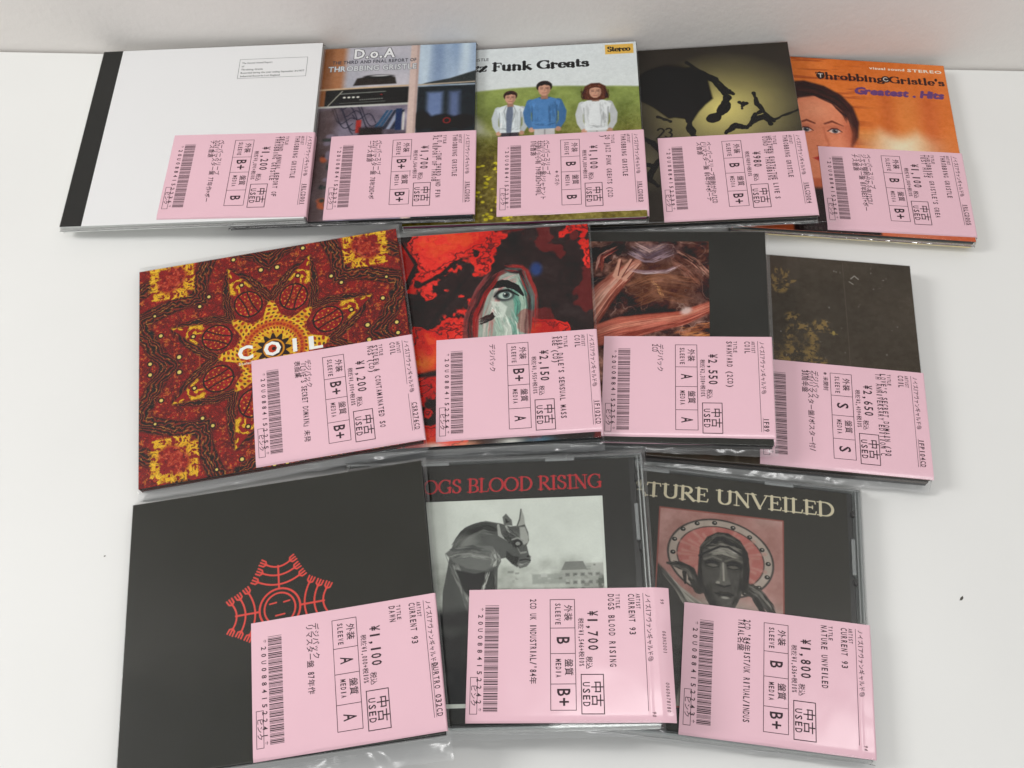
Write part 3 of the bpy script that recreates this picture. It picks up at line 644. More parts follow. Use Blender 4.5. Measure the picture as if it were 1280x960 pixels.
def art_brown(cv):
    sh = (cv.H, cv.W); cv.a[:] = (60,60,58)
    n = nz(sh, 6, 71, 5, .6); n3 = nz(sh, 20, 72, 4, .7); s = nz(sh, 10, 73, 3)
    a = n+.4*(n3-.5)
    a = ss(.35,1.0,a); c = np.array((62,42,40))*(1-a[..., None])+np.array((182,128,106))*a[..., None]+((n3-.5)*110)[..., None]*np.array((1,.85,.8))
    fr = ss(.02,.0,np.abs(s+.25*(n3-.5)-.5)); c = c*(1-fr[..., None]*.5)+np.array((186,160,150))*fr[..., None]*.5
    m = ((cv.X < 39.9) & (cv.Y < 55.9) & (cv.X > -66) & (cv.Y > -58))*1.0
    cv.put(m, c)
    clip = cv.a.copy()
    fl = [(120,62,54),(178,112,94),(214,168,150),(196,134,116),(150,84,72)]
    cv.put(m*np.exp(-((cv.X-14)/20)**2-((cv.Y-30)/16)**2)*.7, (112,74,58)); cv.put(m*np.exp(-((cv.X-10)/14)**2-((cv.Y-50)/5)**2)*.6, (104,92,104))
    cv.line([(-24,4),(-10,6),(4,10),(22,12)], [8,6,5,2], (48,34,34), 1.5, .85); cv.line([(-22,48),(-10,52),(0,50)], 6, (44,34,34), 2.5, .8)
    cv.line([(-34,-16),(-24,8),(-14,24),(-6,34),(2,42)], [20,15,12,10,5], (172,116,100), 1.0)
    cv.brushy([(-34,-16),(-24,8),(-14,24),(-6,34),(2,42)], [20,15,12,10,5], fl, 240, 3, .4, .75)
    for a_, b_ in (((-7,33),(-1,44)),((-4,32),(3,41)),((-9,34),(-7,44))): cv.line([a_,b_], [3,1.4], (200,150,130), .6); cv.line([(a_[0]+1.4,a_[1]),(b_[0]+.9,b_[1])], .5, (92,50,46), .3)
    cv.line([(-20,-4),(-6,1),(10,5),(26,8),(42,16)], [12,14,11,8,6], (168,94,80), 1.2)
    cv.brushy([(-22,-5),(-6,1),(10,5),(26,8),(42,16)], [12,14,11,8,6], [(128,62,54),(186,104,88),(204,134,112),(172,92,76)], 260, 4, .4, .75)
    cv.brushy([(22,-2),(32,0),(42,2)], 8, [(196,130,84),(168,100,70)], 60, 6, .4, .7)
    cv.brushy([(-18,36),(-17,46),(-8,52)], 4, [(176,88,76),(120,56,52),(204,150,136)], 60, 7, .35, .7); cv.brushy([(-4,38),(6,36),(18,37),(26,42)], 2.2, [(188,166,170),(132,104,110)], 50, 8, .3, .7)
    cv.brushy([(10,32),(14,26),(16,20)], 2, [(206,158,104),(160,108,70)], 30, 9, .25, .7); cv.brushy([(20,48),(30,40),(38,30)], 12, [(140,92,78),(96,62,54),(172,128,112)], 120, 10, .35, .6)
    cv.brushy([(-2,52),(8,46),(20,52)], 9, [(150,132,144),(96,80,92),(176,148,140)], 110, 12, .35, .6); cv.brushy([(-4,20),(12,28),(34,24)], 16, [(120,80,62),(96,62,50),(146,100,76)], 160, 13, .4, .45)
    cv.ell(28,12.5,3,1.8,(214,196,190),1.0,.4,.8)
    cv.a[:] = cv.a*m[..., None]+clip*(1-m[..., None])
    k = ((n3-.5)*44)[..., None]*np.array((1,.8,.75))*m[..., None]; cv.a += k
    cv.grain(3, 200, 4)
def art_rust(cv):
    sh = (cv.H, cv.W); n = nz(sh, 5, 81, 5); f = nz(sh, 60, 82, 3, .7); v = nz(sh, 24, 83, 2, aspect=.06)
    cv.a[:] = np.array((76,70,63))+((n-.5)*14)[..., None]*np.array((1.2,1,.8))+((f-.5)*12)[..., None]
    cv.put(ss(20,-40,cv.X)*ss(.40,.62,n)*.5, (92,70,62)); cv.put(ss(.66,.74,v)*ss(30,-30,cv.X)*.25, (120,112,100))
    g = (150,124,78)
    sp = ss(.40,.62,nz(sh, 55, 84, 3, .8))
    mask = np.zeros(sh)
    t = Cv(cv.w, cv.h, (0,0,0), cv.r)
    t.ell(-1,44,5,5.5,(1,1,1),1)
    for dx, dy in ((-5,7),(-2,10),(1.5,10.5),(4.5,9),(8,3)): t.line([(-1+dx*.5,44+dy*.3),(-1+dx,44+dy)], 1.8, (1,1,1), .5)
    t.ell(9,10,9,11,(1,1,1),1.5); t.ell(9,10,5,6,(.35,.35,.35),1.5); t.ell(5,24,4,3,(1,1,1),1); t.ell(20,20,5,4,(1,1,1),1); t.ell(16,-2,6,3,(1,1,1),1); t.ell(1,-2,4,5,(1,1,1),1.5); t.ell(-8,2,6,8,(.6,.6,.6),3); t.ell(-12,-8,8,8,(.6,.6,.6),3)
    cv.put(np.clip(t.a[..., 0],0,1)*sp*.72, g)
    rs = random.Random(3)
    for k in range(60): x = rs.uniform(-40,60); y = rs.uniform(-10,60); cv.ell(x, y, rs.uniform(.15,.5), rs.uniform(.15,.6), (150,148,142), .2, al=rs.uniform(.2,.7))
    cv.line([(33,62),(33.6,10),(33,-60)], .3, (104,96,88), .2, .6); cv.line([(37,51),(39,53),(41,51)], .6, (150,146,138), .3); cv.line([(36,49),(38,47.6)], .5, (150,146,138), .3)
    cv.ell(26,16,.8,1.3,(150,132,80),.3); cv.line([(24,16),(28,15.4)], .35, (140,122,74), .2)
def art_emblem(cv):
    cv.a[:] = (60,60,57); c = (216,84,76); ox, oy = .9, 1.2
    def R(p, k):
        a = k*math.pi/2+.03; return (ox+p[0]*math.cos(a)-p[1]*math.sin(a), oy+p[0]*math.sin(a)+p[1]*math.cos(a))
    cv.line(arc(ox,oy,9.2,9.2,0,360,50), .95, c, .14); cv.line(arc(ox,oy,7.0,7.2,0,360,50), .85, c, .14)
    for a, b, h in ((-4.6,-1.6,2.7),(1.8,4.4,2.9),(-1.9,2.1,-2.9)): cv.line([(ox+a,oy+h-.2),(ox+b,oy+h+.2)], .75, c, .14)
    for k in range(4):
        cv.line([R((0,9.4),k), R((0,20),k)], .9, c, .14)
        for rr, hl, sg in ((11.2,9.4,2.6),(15.6,7.2,2.0),(19.6,5.4,1.8)):
            P = [(x, rr+sg*(x/hl)**2) for x in np.linspace(-hl,hl,17)]
            cv.line([R(p,k) for p in P], .85, c, .14)
            for s in (-1,1):
                e = (s*hl, rr+sg); d = (s*.86,.5)
                n = (-d[1], d[0])
                for j in (-1,0,1):
                    Q = [(e[0], e[1]), (e[0]+d[0]*.9+n[0]*1.25*j, e[1]+d[1]*.9+n[1]*1.25*j), (e[0]+d[0]*3.0+n[0]*1.35*j, e[1]+d[1]*3.0+n[1]*1.35*j)]
                    cv.line([R(q,k) for q in Q], .8, c, .14)
def art_statue_town(cv):
    X, Y = cv.X, cv.Y; sh = (cv.H, cv.W)
    cv.a[:] = (56,56,54); n = nz(sh, 12, 91, 5); f = nz(sh, 50, 92, 3)
    m = ((X < 51.3) & (Y < 41.5) & (Y > -53.4))*1.0
    cv.put(m, np.array((220,225,215))+0*X[..., None])
    inner = m*((Y > -51.6) & (X < 50.0))
    town = inner*ss(16, 4, Y+6*(n-.5))
    cv.put(town*.8, np.array((176,180,170))+((n-.5)*90)[..., None]+((f-.5)*40)[..., None])
    keep = cv.a.copy()
    def hs(x,y,w,h,c): cv.rect(x,x+w,y,y+h,c,.6,al=.75)
    hs(18,0,15,4.5,(150,154,146)); hs(40,-6,12,9,(152,154,146)); hs(42,3,9,6,(170,172,164)); cv.poly([(31,6),(33,10),(41,10),(43,6)], (130,132,126), .3); hs(31,1.6,11,4.4,(166,168,160))
    for i in range(5):
        for j in range(3): hs(33+3.4*i,-4+3.6*j,1.7,1.3,(92,94,90))
    cv.ell(49,0,1.6,3.5,(96,100,92),.5)
    rt = random.Random(8)
    for k in range(70):
        x_ = rt.uniform(4, 50); y_ = rt.uniform(-8, 9); q_ = rt.choice([120,140,160,190,200]); cv.rect(x_, x_+rt.uniform(.6,3), y_, y_+rt.uniform(.3,1.6), (q_,q_+3,q_-5), .3, al=rt.uniform(.3,.8))
    # a plain hunched horned figure in stone
    cv.poly([(-34.5,-52),(-33,-6),(-29,-2),(-25,-14),(-22,-52)], (70,72,70), .8); cv.brushy([(-31,0),(-30,-8)], 5, [(40,42,40),(190,192,184)], 60, 2, .3, .8)
    body = [(-22,-52),(-22.6,-3),(-20.6,9),(-19.4,17),(-17.4,22.6),(-13.2,27.2),(-8,29.9),(-2,30.7),(3.8,29.4),(8.2,27.8),(11,28),(14.8,29),(16.5,24.4),(16.7,20.6),(15.6,18.4),(16.6,14),(15,10.2),(13.4,11.2),(11.2,8.1),(8.9,9.7),(6,12.8),(3.6,12.4),(2.3,8),(2.0,-4),(4,-52)]
    cv.poly(body, (88,90,87), .35)
    D, Md, Lt, W_ = (52,54,52), (104,106,102), (148,150,144), (190,192,184)
    cv.brushy([(-17,18),(-12,25),(-4,28),(3,26)], 6, [Md,D,(70,72,70)], 150, 3, .5, .7); cv.ell(-12,21,5,3.4,Lt,2.4,al=.6); cv.brushy([(-17,14),(-10,15),(-3,11)], 6, [D,(66,68,66)], 90, 4, .5, .6)
    cv.poly([(-21.8,15.8),(-18.8,18.2),(-9,19.4),(0,18.6),(3,14),(1.6,9),(-4,7),(-12,8.4),(-18,11.6)], (112,114,110), .5); cv.brushy([(-20,15.6),(-10,16.6),(0,14)], 5, [Lt,Md,(84,86,84)], 140, 5, .45, .7)
    cv.poly([(-21.8,15.4),(-19.4,9),(-16,10.8),(-9.4,-3),(-7,-12),(-11,-14),(-14.6,-2)], (118,120,116), .4); cv.brushy([(-19,12),(-13.6,1),(-9,-11)], 4, [Md,Lt,W_], 90, 6, .4, .7)
    cv.poly([(-17,8),(-8,5.6),(-1,7),(-4,0),(-8,-8),(-13,-2)], (40,42,41), .6, .9); cv.poly([(-8,-12),(-5,0),(-2.4,6.6),(.6,6.8),(1.6,-6),(0,-14)], (62,64,62), .5); cv.brushy([(-6.5,-12),(-4,0),(-2,7)], 1.6, [W_,Lt], 30, 7, .3, .8); cv.brushy([(.8,8),(1,0),(1.6,-12)], 1.8, [D,Md], 30, 8, .3, .8)
    cv.brushy([(0,17),(2,12),(.4,8)], 4, [Lt,W_,Md], 60, 9, .35, .6); cv.line([(2.6,28.6),(3.2,24),(6.2,21.4)], [1.2,1.6,.5], W_, .35, .8); cv.line([(6.2,28),(7.8,25)], .9, W_, .3, .8)
    cv.brushy([(5,26),(10,22),(13,18)], 6, [D,(66,68,66),Md], 110, 10, .4, .6); cv.poly([(6.4,16),(9.6,13.4),(12.6,13),(12,8.6),(8.9,10),(6.2,13)], (52,54,52), .5)
    cv.poly([(12.4,27.4),(15,27.4),(16.6,22.6),(16.4,19.8),(14.4,18.6),(12.8,21)], (176,178,170), .5, .9); cv.poly([(10.4,19.6),(12.6,15.2),(15.6,15.6),(15.6,12.4),(13,13.6)], (166,168,160), .4, .8)
    cv.ell(11.4,19.6,2.3,1.8,(44,46,45),.4); cv.ell(11.6,19.4,1.1,.9,(140,142,136),.3); cv.line([(9,21.4),(11.6,22.2),(14,20.6)], .7, Lt, .3); cv.line([(13.6,12.6),(15.4,12)], .7, D, .25)
    cv.poly([(12.6,14.4),(15.6,14.8),(17.4,13),(17.2,10.4),(15.4,8.4),(12.4,7.6),(11,9.4)], (92,94,91), .45); cv.line([(12.4,11.4),(15,11.8),(17.2,11.2)], .5, (40,42,41), .25); cv.ell(16.2,13.2,.6,.5,(44,46,45),.25); cv.brushy([(11,9),(14,9),(17,10)], 2, [Md,Lt], 24, 12, .25, .7)
    cv.poly([(5.2,28.6),(4.6,32.6),(6.2,34.2),(8.8,31),(9.2,28.2)], (108,110,106), .35); cv.poly([(6,29.4),(5.8,32),(8,30)], (60,62,60), .3)
    cv.poly([(11,27.6),(12.4,31),(13.2,36.6),(14.6,32.6),(15,28.6)], (170,172,164), .3); cv.line([(11.4,28),(12.6,31.4),(13.2,36)], .6, (96,98,94), .3)
    cv.a[:] = cv.a*inner[..., None]+keep*(1-inner[..., None])
    lo = inner*ss(-8,-14,Y); cv.put(lo, np.array((50,50,50))+((n-.5)*40)[..., None]); cv.put(lo*np.exp(-((np.abs(Y+20))/3)**2)*.4, (96,98,94))
    cv.a += ((n-.5)*22)[..., None]*inner[..., None]
    cv.grain(3, 200, 3)
    roman(cv, 'DOGS BLOOD RISING', -39.4, 45.6, 6.8, 90.6, (186,58,62), .15, .065, .05)
def art_statue_disk(cv):
    X, Y = cv.X, cv.Y; sh = (cv.H, cv.W)
    cv.a[:] = (60,59,55); n = nz(sh, 9, 95, 5, .6); f = nz(sh, 40, 96, 3)
    keep = cv.a.copy(); m = ((X > -24.8) & (X < 33.8) & (Y < 42) & (Y > -50))*1.0
    p, g = np.array((172,128,120)), np.array((166,164,154))
    t = ss(.38,.62,nz(sh, 3, 97, 3))[..., None]; cv.put(m, p*t+g*(1-t)+((n-.5)*60)[..., None])
    # disc with studded rim
    cx, cy = 4.5, 20
    cv.ell(cx,cy,25,19,(58,56,54),.4,rot=-.12); cv.ell(cx,cy,24.2,18.3,(172,158,146),.4,rot=-.12); cv.ell(cx,cy,20.6,15.4,(66,60,58),.3,rot=-.12); cv.ell(cx,cy,20.1,15,(176,108,101),.4,rot=-.12)
    for k in range(40):
        a = math.radians(k*9); cv.line([(cx+9*math.cos(a),cy+6*math.sin(a)),(cx+(14+4*(k%3))*math.cos(a),cy+(10+2*(k%3))*math.sin(a))], [.4,1.6], (188,142,130), .6, .6)
    for k in range(16):
        a = math.radians(k*22.5+8); x, y = cx+22.4*math.cos(a), cy+16.8*math.sin(a)-2.4*math.cos(a)*1.1; cv.ell(x,y,1.2,1.0,(52,50,48),.2); cv.ell(x+.2,y+.2,.5,.4,(150,146,138),.2)
    # a plain dark carved head and shoulders
    D, Md, Lt, Pl = (46,45,43), (84,82,78), (124,120,112), (164,160,150)
    cv.poly([(-25,8),(-16,6),(-6,-2),(8,-9),(20,-5),(34,-12),(34,-52),(-26,-52)], (146,142,132), .8); cv.brushy([(-24,4),(0,-12),(30,-18)], 12, [Pl,Lt,(184,178,166)], 130, 3, .6, .6)
    cv.poly([(-25,14.5),(-21,11),(-13,2),(-7,-8),(-8,-20),(-14,-50),(-26,-50)], (66,64,61), .8); cv.brushy([(-24,13),(-14,2),(-7,-8),(-6,-16)], 2.6, [Lt,Md,Pl], 70, 4, .5, .7)
    cv.line([(-20,14.6),(-14,14.4),(-9,12),(-7,7),(-5,4)], [1,3.2,4.2,4.4,5], (62,60,57), .4); cv.line([(-12,11),(-11.4,6)], [2,1], (56,54,52), .3); cv.brushy([(-18,14.8),(-10,13),(-6,7)], 3, [Lt,Md,D], 70, 5, .35, .7)
    cv.line([(15,8),(22,4),(27,-1),(30,-6),(31,-12)], [5,5.4,4,2.6,2], (62,60,57), .4); cv.line([(21,2),(24,-3),(28,-8)], [3,2.4,1.6], (54,52,50), .3); cv.brushy([(16,9),(23,5),(29,-3)], 4, [Md,Lt,D], 80, 6, .35, .7)
    cv.poly([(-5.6,18),(-5.2,24),(-2,29.6),(3,32.6),(8,32.6),(13.6,29.6),(17.2,24),(18.2,16),(17.6,8),(15,4),(13,8),(-2,8),(-4.6,3),(-6,8)], (56,54,51), .4)
    cv.brushy([(-4,22),(4,30),(15,25)], 6, [(72,70,66),D,(96,94,88)], 120, 7, .4, .7)
    cv.poly([(-3.6,23.4),(-4,15),(-3,6),(-.5,-1),(3,-5.4),(6.5,-6.6),(10.2,-5),(13,0),(14.8,8),(15.4,16),(14.6,23.6),(6,26)], (80,78,74), .5)
    cv.brushy([(-2,23),(6,24.6),(14,22.6)], 5, [(150,146,136),Pl,Lt], 120, 8, .45, .6); cv.brushy([(-2.4,8),(1,-1),(6,-5)], 4, [D,(64,62,59)], 70, 9, .5, .6); cv.brushy([(13.6,14),(12.6,4),(9,-3)], 4, [Md,(60,58,55)], 70, 10, .5, .6)
    for ex in (.9,10.6):
        cv.ell(ex,16.6,4.0,2.3,(46,45,43),1.0); cv.ell(ex,15.6,2.7,1.3,(104,101,94),.5); cv.line([(ex-2.6,15.5),(ex,14.8),(ex+2.6,15.6)], .55, (36,35,34), .25); cv.line([(ex-3.8,18.6),(ex,20.3),(ex+3.8,19.2)], .9, (120,117,108), .5, .8)
    cv.poly([(4.6,17.6),(7.2,17.6),(8.4,11),(9.4,8),(6.6,6.8),(2.8,8),(4.2,11.4)], (100,98,92), .6); cv.line([(5.8,17.6),(6.3,9.4)], .9, (168,164,152), .4, .8); cv.ell(3.6,8,1.0,.7,(150,147,136),.4); cv.line([(3.4,7),(6.4,6.3),(9.2,7.2)], .6, (38,37,36), .3)
    cv.poly([(2.2,3),(4.6,4.2),(6.4,3.7),(8.2,4.2),(11,3),(8.6,.9),(4.6,.9)], (60,58,55), .4); cv.line([(2.4,2.9),(6.4,2.5),(10.8,2.9)], .5, (34,33,32), .25); cv.ell(7,1.2,1.9,.6,(150,147,138),.35); cv.ell(6.8,-3.6,2.4,1.4,(96,94,88),.7)
    cv.line([(-5.4,20),(4,25.6),(8,25.8),(17.4,21)], .9, (34,33,32), .3)
    cv.a += (((n-.5)*22+(f-.5)*16))[..., None]*m[..., None]
    cv.a[:] = cv.a*m[..., None]+keep*(1-m[..., None])
    cv.line([(-24.8,42),(33.8,42),(33.8,-50),(-24.8,-50),(-24.8,42)], .7, (146,86,78), .15)
    cv.grain(3, 200, 3)
    roman(cv, 'NATURE UNVEILED', -48.5, 47.2, 6.9, 106.4, (212,202,172), .15, .065, .05)

# ------------------------------------------------------------------ the price label
C39 = {'0':'nnnwwnwnn','1':'wnnwnnnnw','2':'nnwwnnnnw','3':'wnwwnnnnn','4':'nnnwwnnnw','5':'wnnwwnnnn','6':'nnwwwnnnn','7':'nnnwnnwnw','8':'wnnwnnwnn','9':'nnwwnnwnn','U':'wwnnnnnnw','*':'nwnnwnwnn'}
def price_sticker(root, t, w, d):
    """label frame: p runs across (along the case's x), q runs down; lettering reads down the case"""
    sx, sy, rot = d['st']; rot = math.radians(rot); ca, sa = math.cos(rot), math.sin(rot)
    Wd, Hd = d.get('sw', 84.5), d.get('shh', 60.0); half = w/2+.55; over = d.get('over', 'fold')
    zt = t+.48; nn = Noise2(int(d['num']) % 97)
    def xf(p, q):
        x = sx+p*ca+q*sa; y = sy+p*sa-q*ca; z = .06*nn(p/14., q/14.)+.03*nn(p/4., q/5.+9)
        e_ = q-(Hd-d.get('roll', 1.2)*2)
        if e_ > 0: R_ = 3.2; a_ = e_/R_; z -= R_*(1-math.cos(min(a_, 1.3)))*d.get('rk', .5)
        if d.get('hinge') and p > 70: z += .10*math.exp(-((p-78.3)/1.0)**2)
        if x > half:
            e = x-half
            if over == 'fold':
                R = .7; a = min(e/R, math.pi/2); rest = max(0, e-R*math.pi/2)
                return (half+R*math.sin(a), y, z-R*(1-math.cos(a))-rest)
            R = 26.; a = e/R; return (half+R*math.sin(a), y, z-R*(1-math.cos(a))-.15*e*(1+.5*nn(3., q/9.)))
        return (x, y, z)
    ps = list(np.linspace(0, Wd-12, 30))+list(np.linspace(Wd-11.6, Wd, 34)); qs = list(np.linspace(0, Hd, 30))
    NP = len(ps); V = []; F = []
    for q in qs:
        for p in ps: a = xf(p, q); V.append((a[0]*MM, a[1]*MM, (zt+a[2])*MM))
    nV = len(V)
    for q in qs:
        for p in ps: a = xf(p, q); V.append((a[0]*MM-(.00010 if a[0] > half+.5 else 0), a[1]*MM, (zt+a[2]-.07)*MM))
    for j in range(len(qs)-1):
        for i in range(NP-1):
            a, b, c, e = j*NP+i, j*NP+i+1, (j+1)*NP+i+1, (j+1)*NP+i
            F.append((a, e, c, b)); F.append((nV+a, nV+b, nV+c, nV+e))
    rim = [i for i in range(NP)]+[j*NP+NP-1 for j in range(1, len(qs))]+[(len(qs)-1)*NP+i for i in range(NP-2,-1,-1)]+[j*NP for j in range(len(qs)-2,0,-1)]
    for k in range(len(rim)):
        a, b = rim[k], rim[(k+1) % len(rim)]; F.append((a, b, nV+b, nV+a))
    st = from_data('price_sticker', V, F, M_PINK, root, True)
    for pl in list(st.data.polygons)[-len(rim):]: pl.use_smooth = False
    st.data.set_sharp_from_angle(angle=math.radians(50))
    # printing: text coordinates (reading direction r = q, up = p)
    T = lambda r, up: xf(up, r)
    lv0 = [0]
    def words(name, *runs):
        P = Print(); P.lv = lv0[0]
        for a_, k_ in runs: P.text(*a_, **k_)
        lv0[0] = P.lv; P.build(name, M_INK, st, T, zt+.03)
    R_ = lambda *a_, **k_: (a_, k_)
    words('comment_lines', *[R_(ln, 4.4, 27.3-2.75*i, 2.75, 1.62, .8) for i, ln in enumerate(d['com'])])
    if d.get('ext'): words('comment_note', R_(d['ext'][0], d['ext'][1], 32.6, 2.3, 1.35, .8))
    words('artist_heading', R_('ARTIST', 2.6, 73.9, 1.75, 1.16, .8)); words('artist_name', R_(d['art'], 2.5, 70.5, 2.7, 1.86, .74))
    words('title_heading', R_('TITLE', 2.6, 65.0, 1.75, 1.35, .8))
    words('title_lines', *[R_(ln, 2.5, 61.6-2.5*i, 2.7, 1.93 if len(d['tit']) > 1 else 1.9, .74) for i, ln in enumerate(d['tit'])])
    pr = '¥'+d['yen']; words('price_figures', R_(pr, 9.8 if len(pr) > 4 else 13.5, 52.5, 4.3, 3.0, .74))
    words('tax_note', R_('税込', 30.0, 51.5, 2.6, 1.35)); words('net_price', R_('税抜¥'+d['net']+'+税10%', 13.2, 48.5, 2.15, 1.32, .74))
    words('used_mark', R_('中古', 40.2, 53.7, 4.4, 2.75), R_('USED', 40.4, 49.8, 3.0, 2.75, .72))
    words('sleeve_heading', R_('外装', 7.3, 42.5, 3.2, 1.8), R_('SLEEVE', 6.4, 38.4, 2.3, 1.66, .7))
    words('media_heading', R_('盤質', 31.0, 42.5, 3.2, 1.8), R_('MEDIA', 30.8, 38.4, 2.3, 1.66, .7))
    for g, c in ((d['g'][0], 23.1), (d['g'][1], 47.1)):
        words('grade_letter', R_(g, c-3.9*len(g)/2, 39.0, 5.5, 3.9, .84))
    words('genre_line', R_('ノイズ/アヴァンギャルド⑬', 2.8, 78.0, 2.2, 1.20, .8, shear=-.28))
    if d.get('cat'): words('catalogue_number', R_(d['cat'], 53.0-1.9*len(d['cat']), 78.3, 2.4, 1.9, .78))
    words('colour_word', R_('ピンク', 41.5, 2.2, 2.1, 1.55, .9))
    num = '*20U0884152'+d['num']+'*'
    words('barcode_number', R_(num, 7.4, 4.4, 2.1, 3.08, .5))
    def rules(name, fn_, lv=.005):
        L = Print(); fn_(L); L.build(name, M_INK, st, T, zt+.02, lv)
    rules('ruled_box', lambda L: L.frame(38.5, 1.6, 54.0, 4.9, .22))
    def grade(L):
        L.frame(4.8, 36.0, 52.6, 47.0, .26)
        for a in (17.5, 28.6, 41.5): L.rect(a, 36.26, a+.26, 46.74)
    rules('grade_table', grade)
    rules('ruled_box', lambda L: L.frame(37.5, 49.0, 54.2, 58.8, .36))
    rules('ruled_line', lambda L: L.rect(2.5, 76.9, 53.0, 77.1))
    if d.get('cat'): rules('ruled_line', lambda L: L.rect(53.0-1.9*len(d['cat']), 77.9, 53.0, 78.05, 11))
    B = Print(); units = sum(sum(2.4 if k == 'w' else 1 for k in C39[c])+1 for c in num)-1
    u = 45.8/units; r = 7.2
    for c in num:
        for i, k in enumerate(C39[c]):
            wd = (2.4 if k == 'w' else 1)*u
            if i % 2 == 0: 
                for a, b in ((7.4,10.4),(10.4,13.5)): B.rect(r+.06*u, a, r+wd*.94, b, 1)
            r += wd
        r += u
    B.build('barcode', M_INK, st, T, zt+.03)
    if d.get('small'):
        for s_, r_, up_ in d['small']:
            Q = Print(); Q.text(s_, r_, up_, 1.55, 1.25, .7, shear=.1); Q.build('small_print', M_GREYINK, st, T, zt+.035)
    return st

# ------------------------------------------------------------------ clear bag round a case
def bag(root, w, h, t, seed, top=5.0, bot=4.0, side=1.2, big=False):
    n = Noise2(seed)
    hw, hh = w/2+.2, h/2+.2
    def ext(L, half, fl):
        a = list(np.linspace(-half+3, half-3, 26)); e = [half-2, half-1, half-.4, half, half+.15]
        return a, e
    xs = [-hw-side, -hw-side*.5, -hw-.5, -hw-.12, -hw, -hw+.5, -hw+1.5]+list(np.linspace(-hw+4, hw-4, 30))+[hw-1.5, hw-.5, hw, hw+.12, hw+.5, hw+side*.5, hw+side]
    ys = [-hh-bot, -hh-bot*.75, -hh-bot*.5, -hh-bot*.25, -hh-.6, -hh-.12, -hh, -hh+.5, -hh+1.5]+list(np.linspace(-hh+4, hh-4, 30))+[hh-1.5, hh-.5, hh, hh+.12, hh+.6, hh+top*.25, hh+top*.5, hh+top*.75, hh+top]
    mid = t*.45
    def fz(x, y):
        ex = max(0, abs(x)-hw); ey = max(0, abs(y)-hh); e = math.hypot(ex, ey)
        z = t+.22+.05*n(x/9., y/9.)
        if e > 0:
            k = min(1, e/.6); k = k**.5
            z = (t+.2)*(1-k)+mid*k
            if e > .6:
                z += .35*min(1, (e-.6))*n(x/5.+3, y/5.)+.25*min(1,(e-.6)/2)*n(x/2.1, y/2.3)
                z -= (e-.6)*mid*.14
        sg = 1 if y > 0 else -1
        y2 = y+(.5*n(x/6., 5.*sg)*min(1, ey/2) if ey > 0 else 0)
        return (x, y2, z)
    o = grid('plastic_sleeve', xs, ys, fz, M_FILM, root)
    me = o.data; me.materials.append(M_FLAP)
    for p in me.polygons:
        c = p.center
        if abs(c.x) > (hw+.1)*MM or abs(c.y) > (hh+.1)*MM: p.material_index = 1
    # sealed back sheet, seen only where it stands past the case
    def fb(x, y):
        ex = max(0, abs(x)-hw); ey = max(0, abs(y)-hh); e = math.hypot(ex, ey)
        z = -.05 if e == 0 else min(mid-.12, mid*min(1, e/.6)**.5-.12)
        if e > .6: z = mid-.12-(e-.6)*mid*.14+.35*min(1, (e-.6))*n(x/5.+3, y/5.)-.15
        return (x, y, max(z, -.05) if e < .6 else z)
    return o

def creases(root, w, h, t, seed, bot):
    """folded strands in the loose film below the case"""
    rs = random.Random(seed)
    for k in range(6):
        V = []; F = []
        x0 = rs.uniform(-w/2, w/2-30); L = rs.uniform(18, 55); y0 = -h/2-rs.uniform(.7, max(1.2, bot-.3)); dy = rs.uniform(-.8, .8)
        N = 14; wd = rs.uniform(.15, .4)
        for i in range(N+1):
            u = i/N; x = x0+L*u; y = y0+dy*u+.25*math.sin(5*u+k); ww = wd*math.sin(math.pi*u)+.02
            z = t*.42-(-h/2-y)*t*.06+.4+.15*math.sin(7*u+k)
            V += [(x, y-ww, z-.1), (x, y, z+.16), (x, y+ww, z-.1)]
        for i in range(N):
            for j in (0, 1): F.append((3*i+j, 3*i+3+j, 3*i+4+j, 3*i+1+j))
        from_data('film_fold', [(a*MM, b_*MM, c*MM) for a, b_, c in V], F, M_FLAP, root, True)

def uv_top(me, w, h):
    uv = me.uv_layers.new(name='UVMap')
    for lp in me.loops:
        co = me.vertices[lp.vertex_index].co
        uv.data[lp.index].uv = (co.x/(w*MM)+.5, co.y/(h*MM)+.5)

def card_pack(root, w, h, t, art, layers, edge):
    """layers from the top: (thickness, colour, inset right, inset front)"""
    z = t; th = .55
    fp = box('front_panel', -w/2, w/2, -h/2, h/2, z-th, z, art, root, .12)
    me = fp.data; uv_top(me, w, h); me.materials.append(edge)
    for p in me.polygons:
        if p.normal.z < .3: p.material_index = 1
    z -= th
    for (g, thk, col, ir, if_) in layers:
        z -= g
        box('inner_panel', -w/2+.3, w/2-ir, -h/2+if_, h/2-.4, max(.02, z-thk), z, col, root, .12)
        z -= thk
    box('spine_fold', -w/2, -w/2+.5, -h/2+.05, h/2-.05, .01, t-.56, edge, root, .1)
    return fp

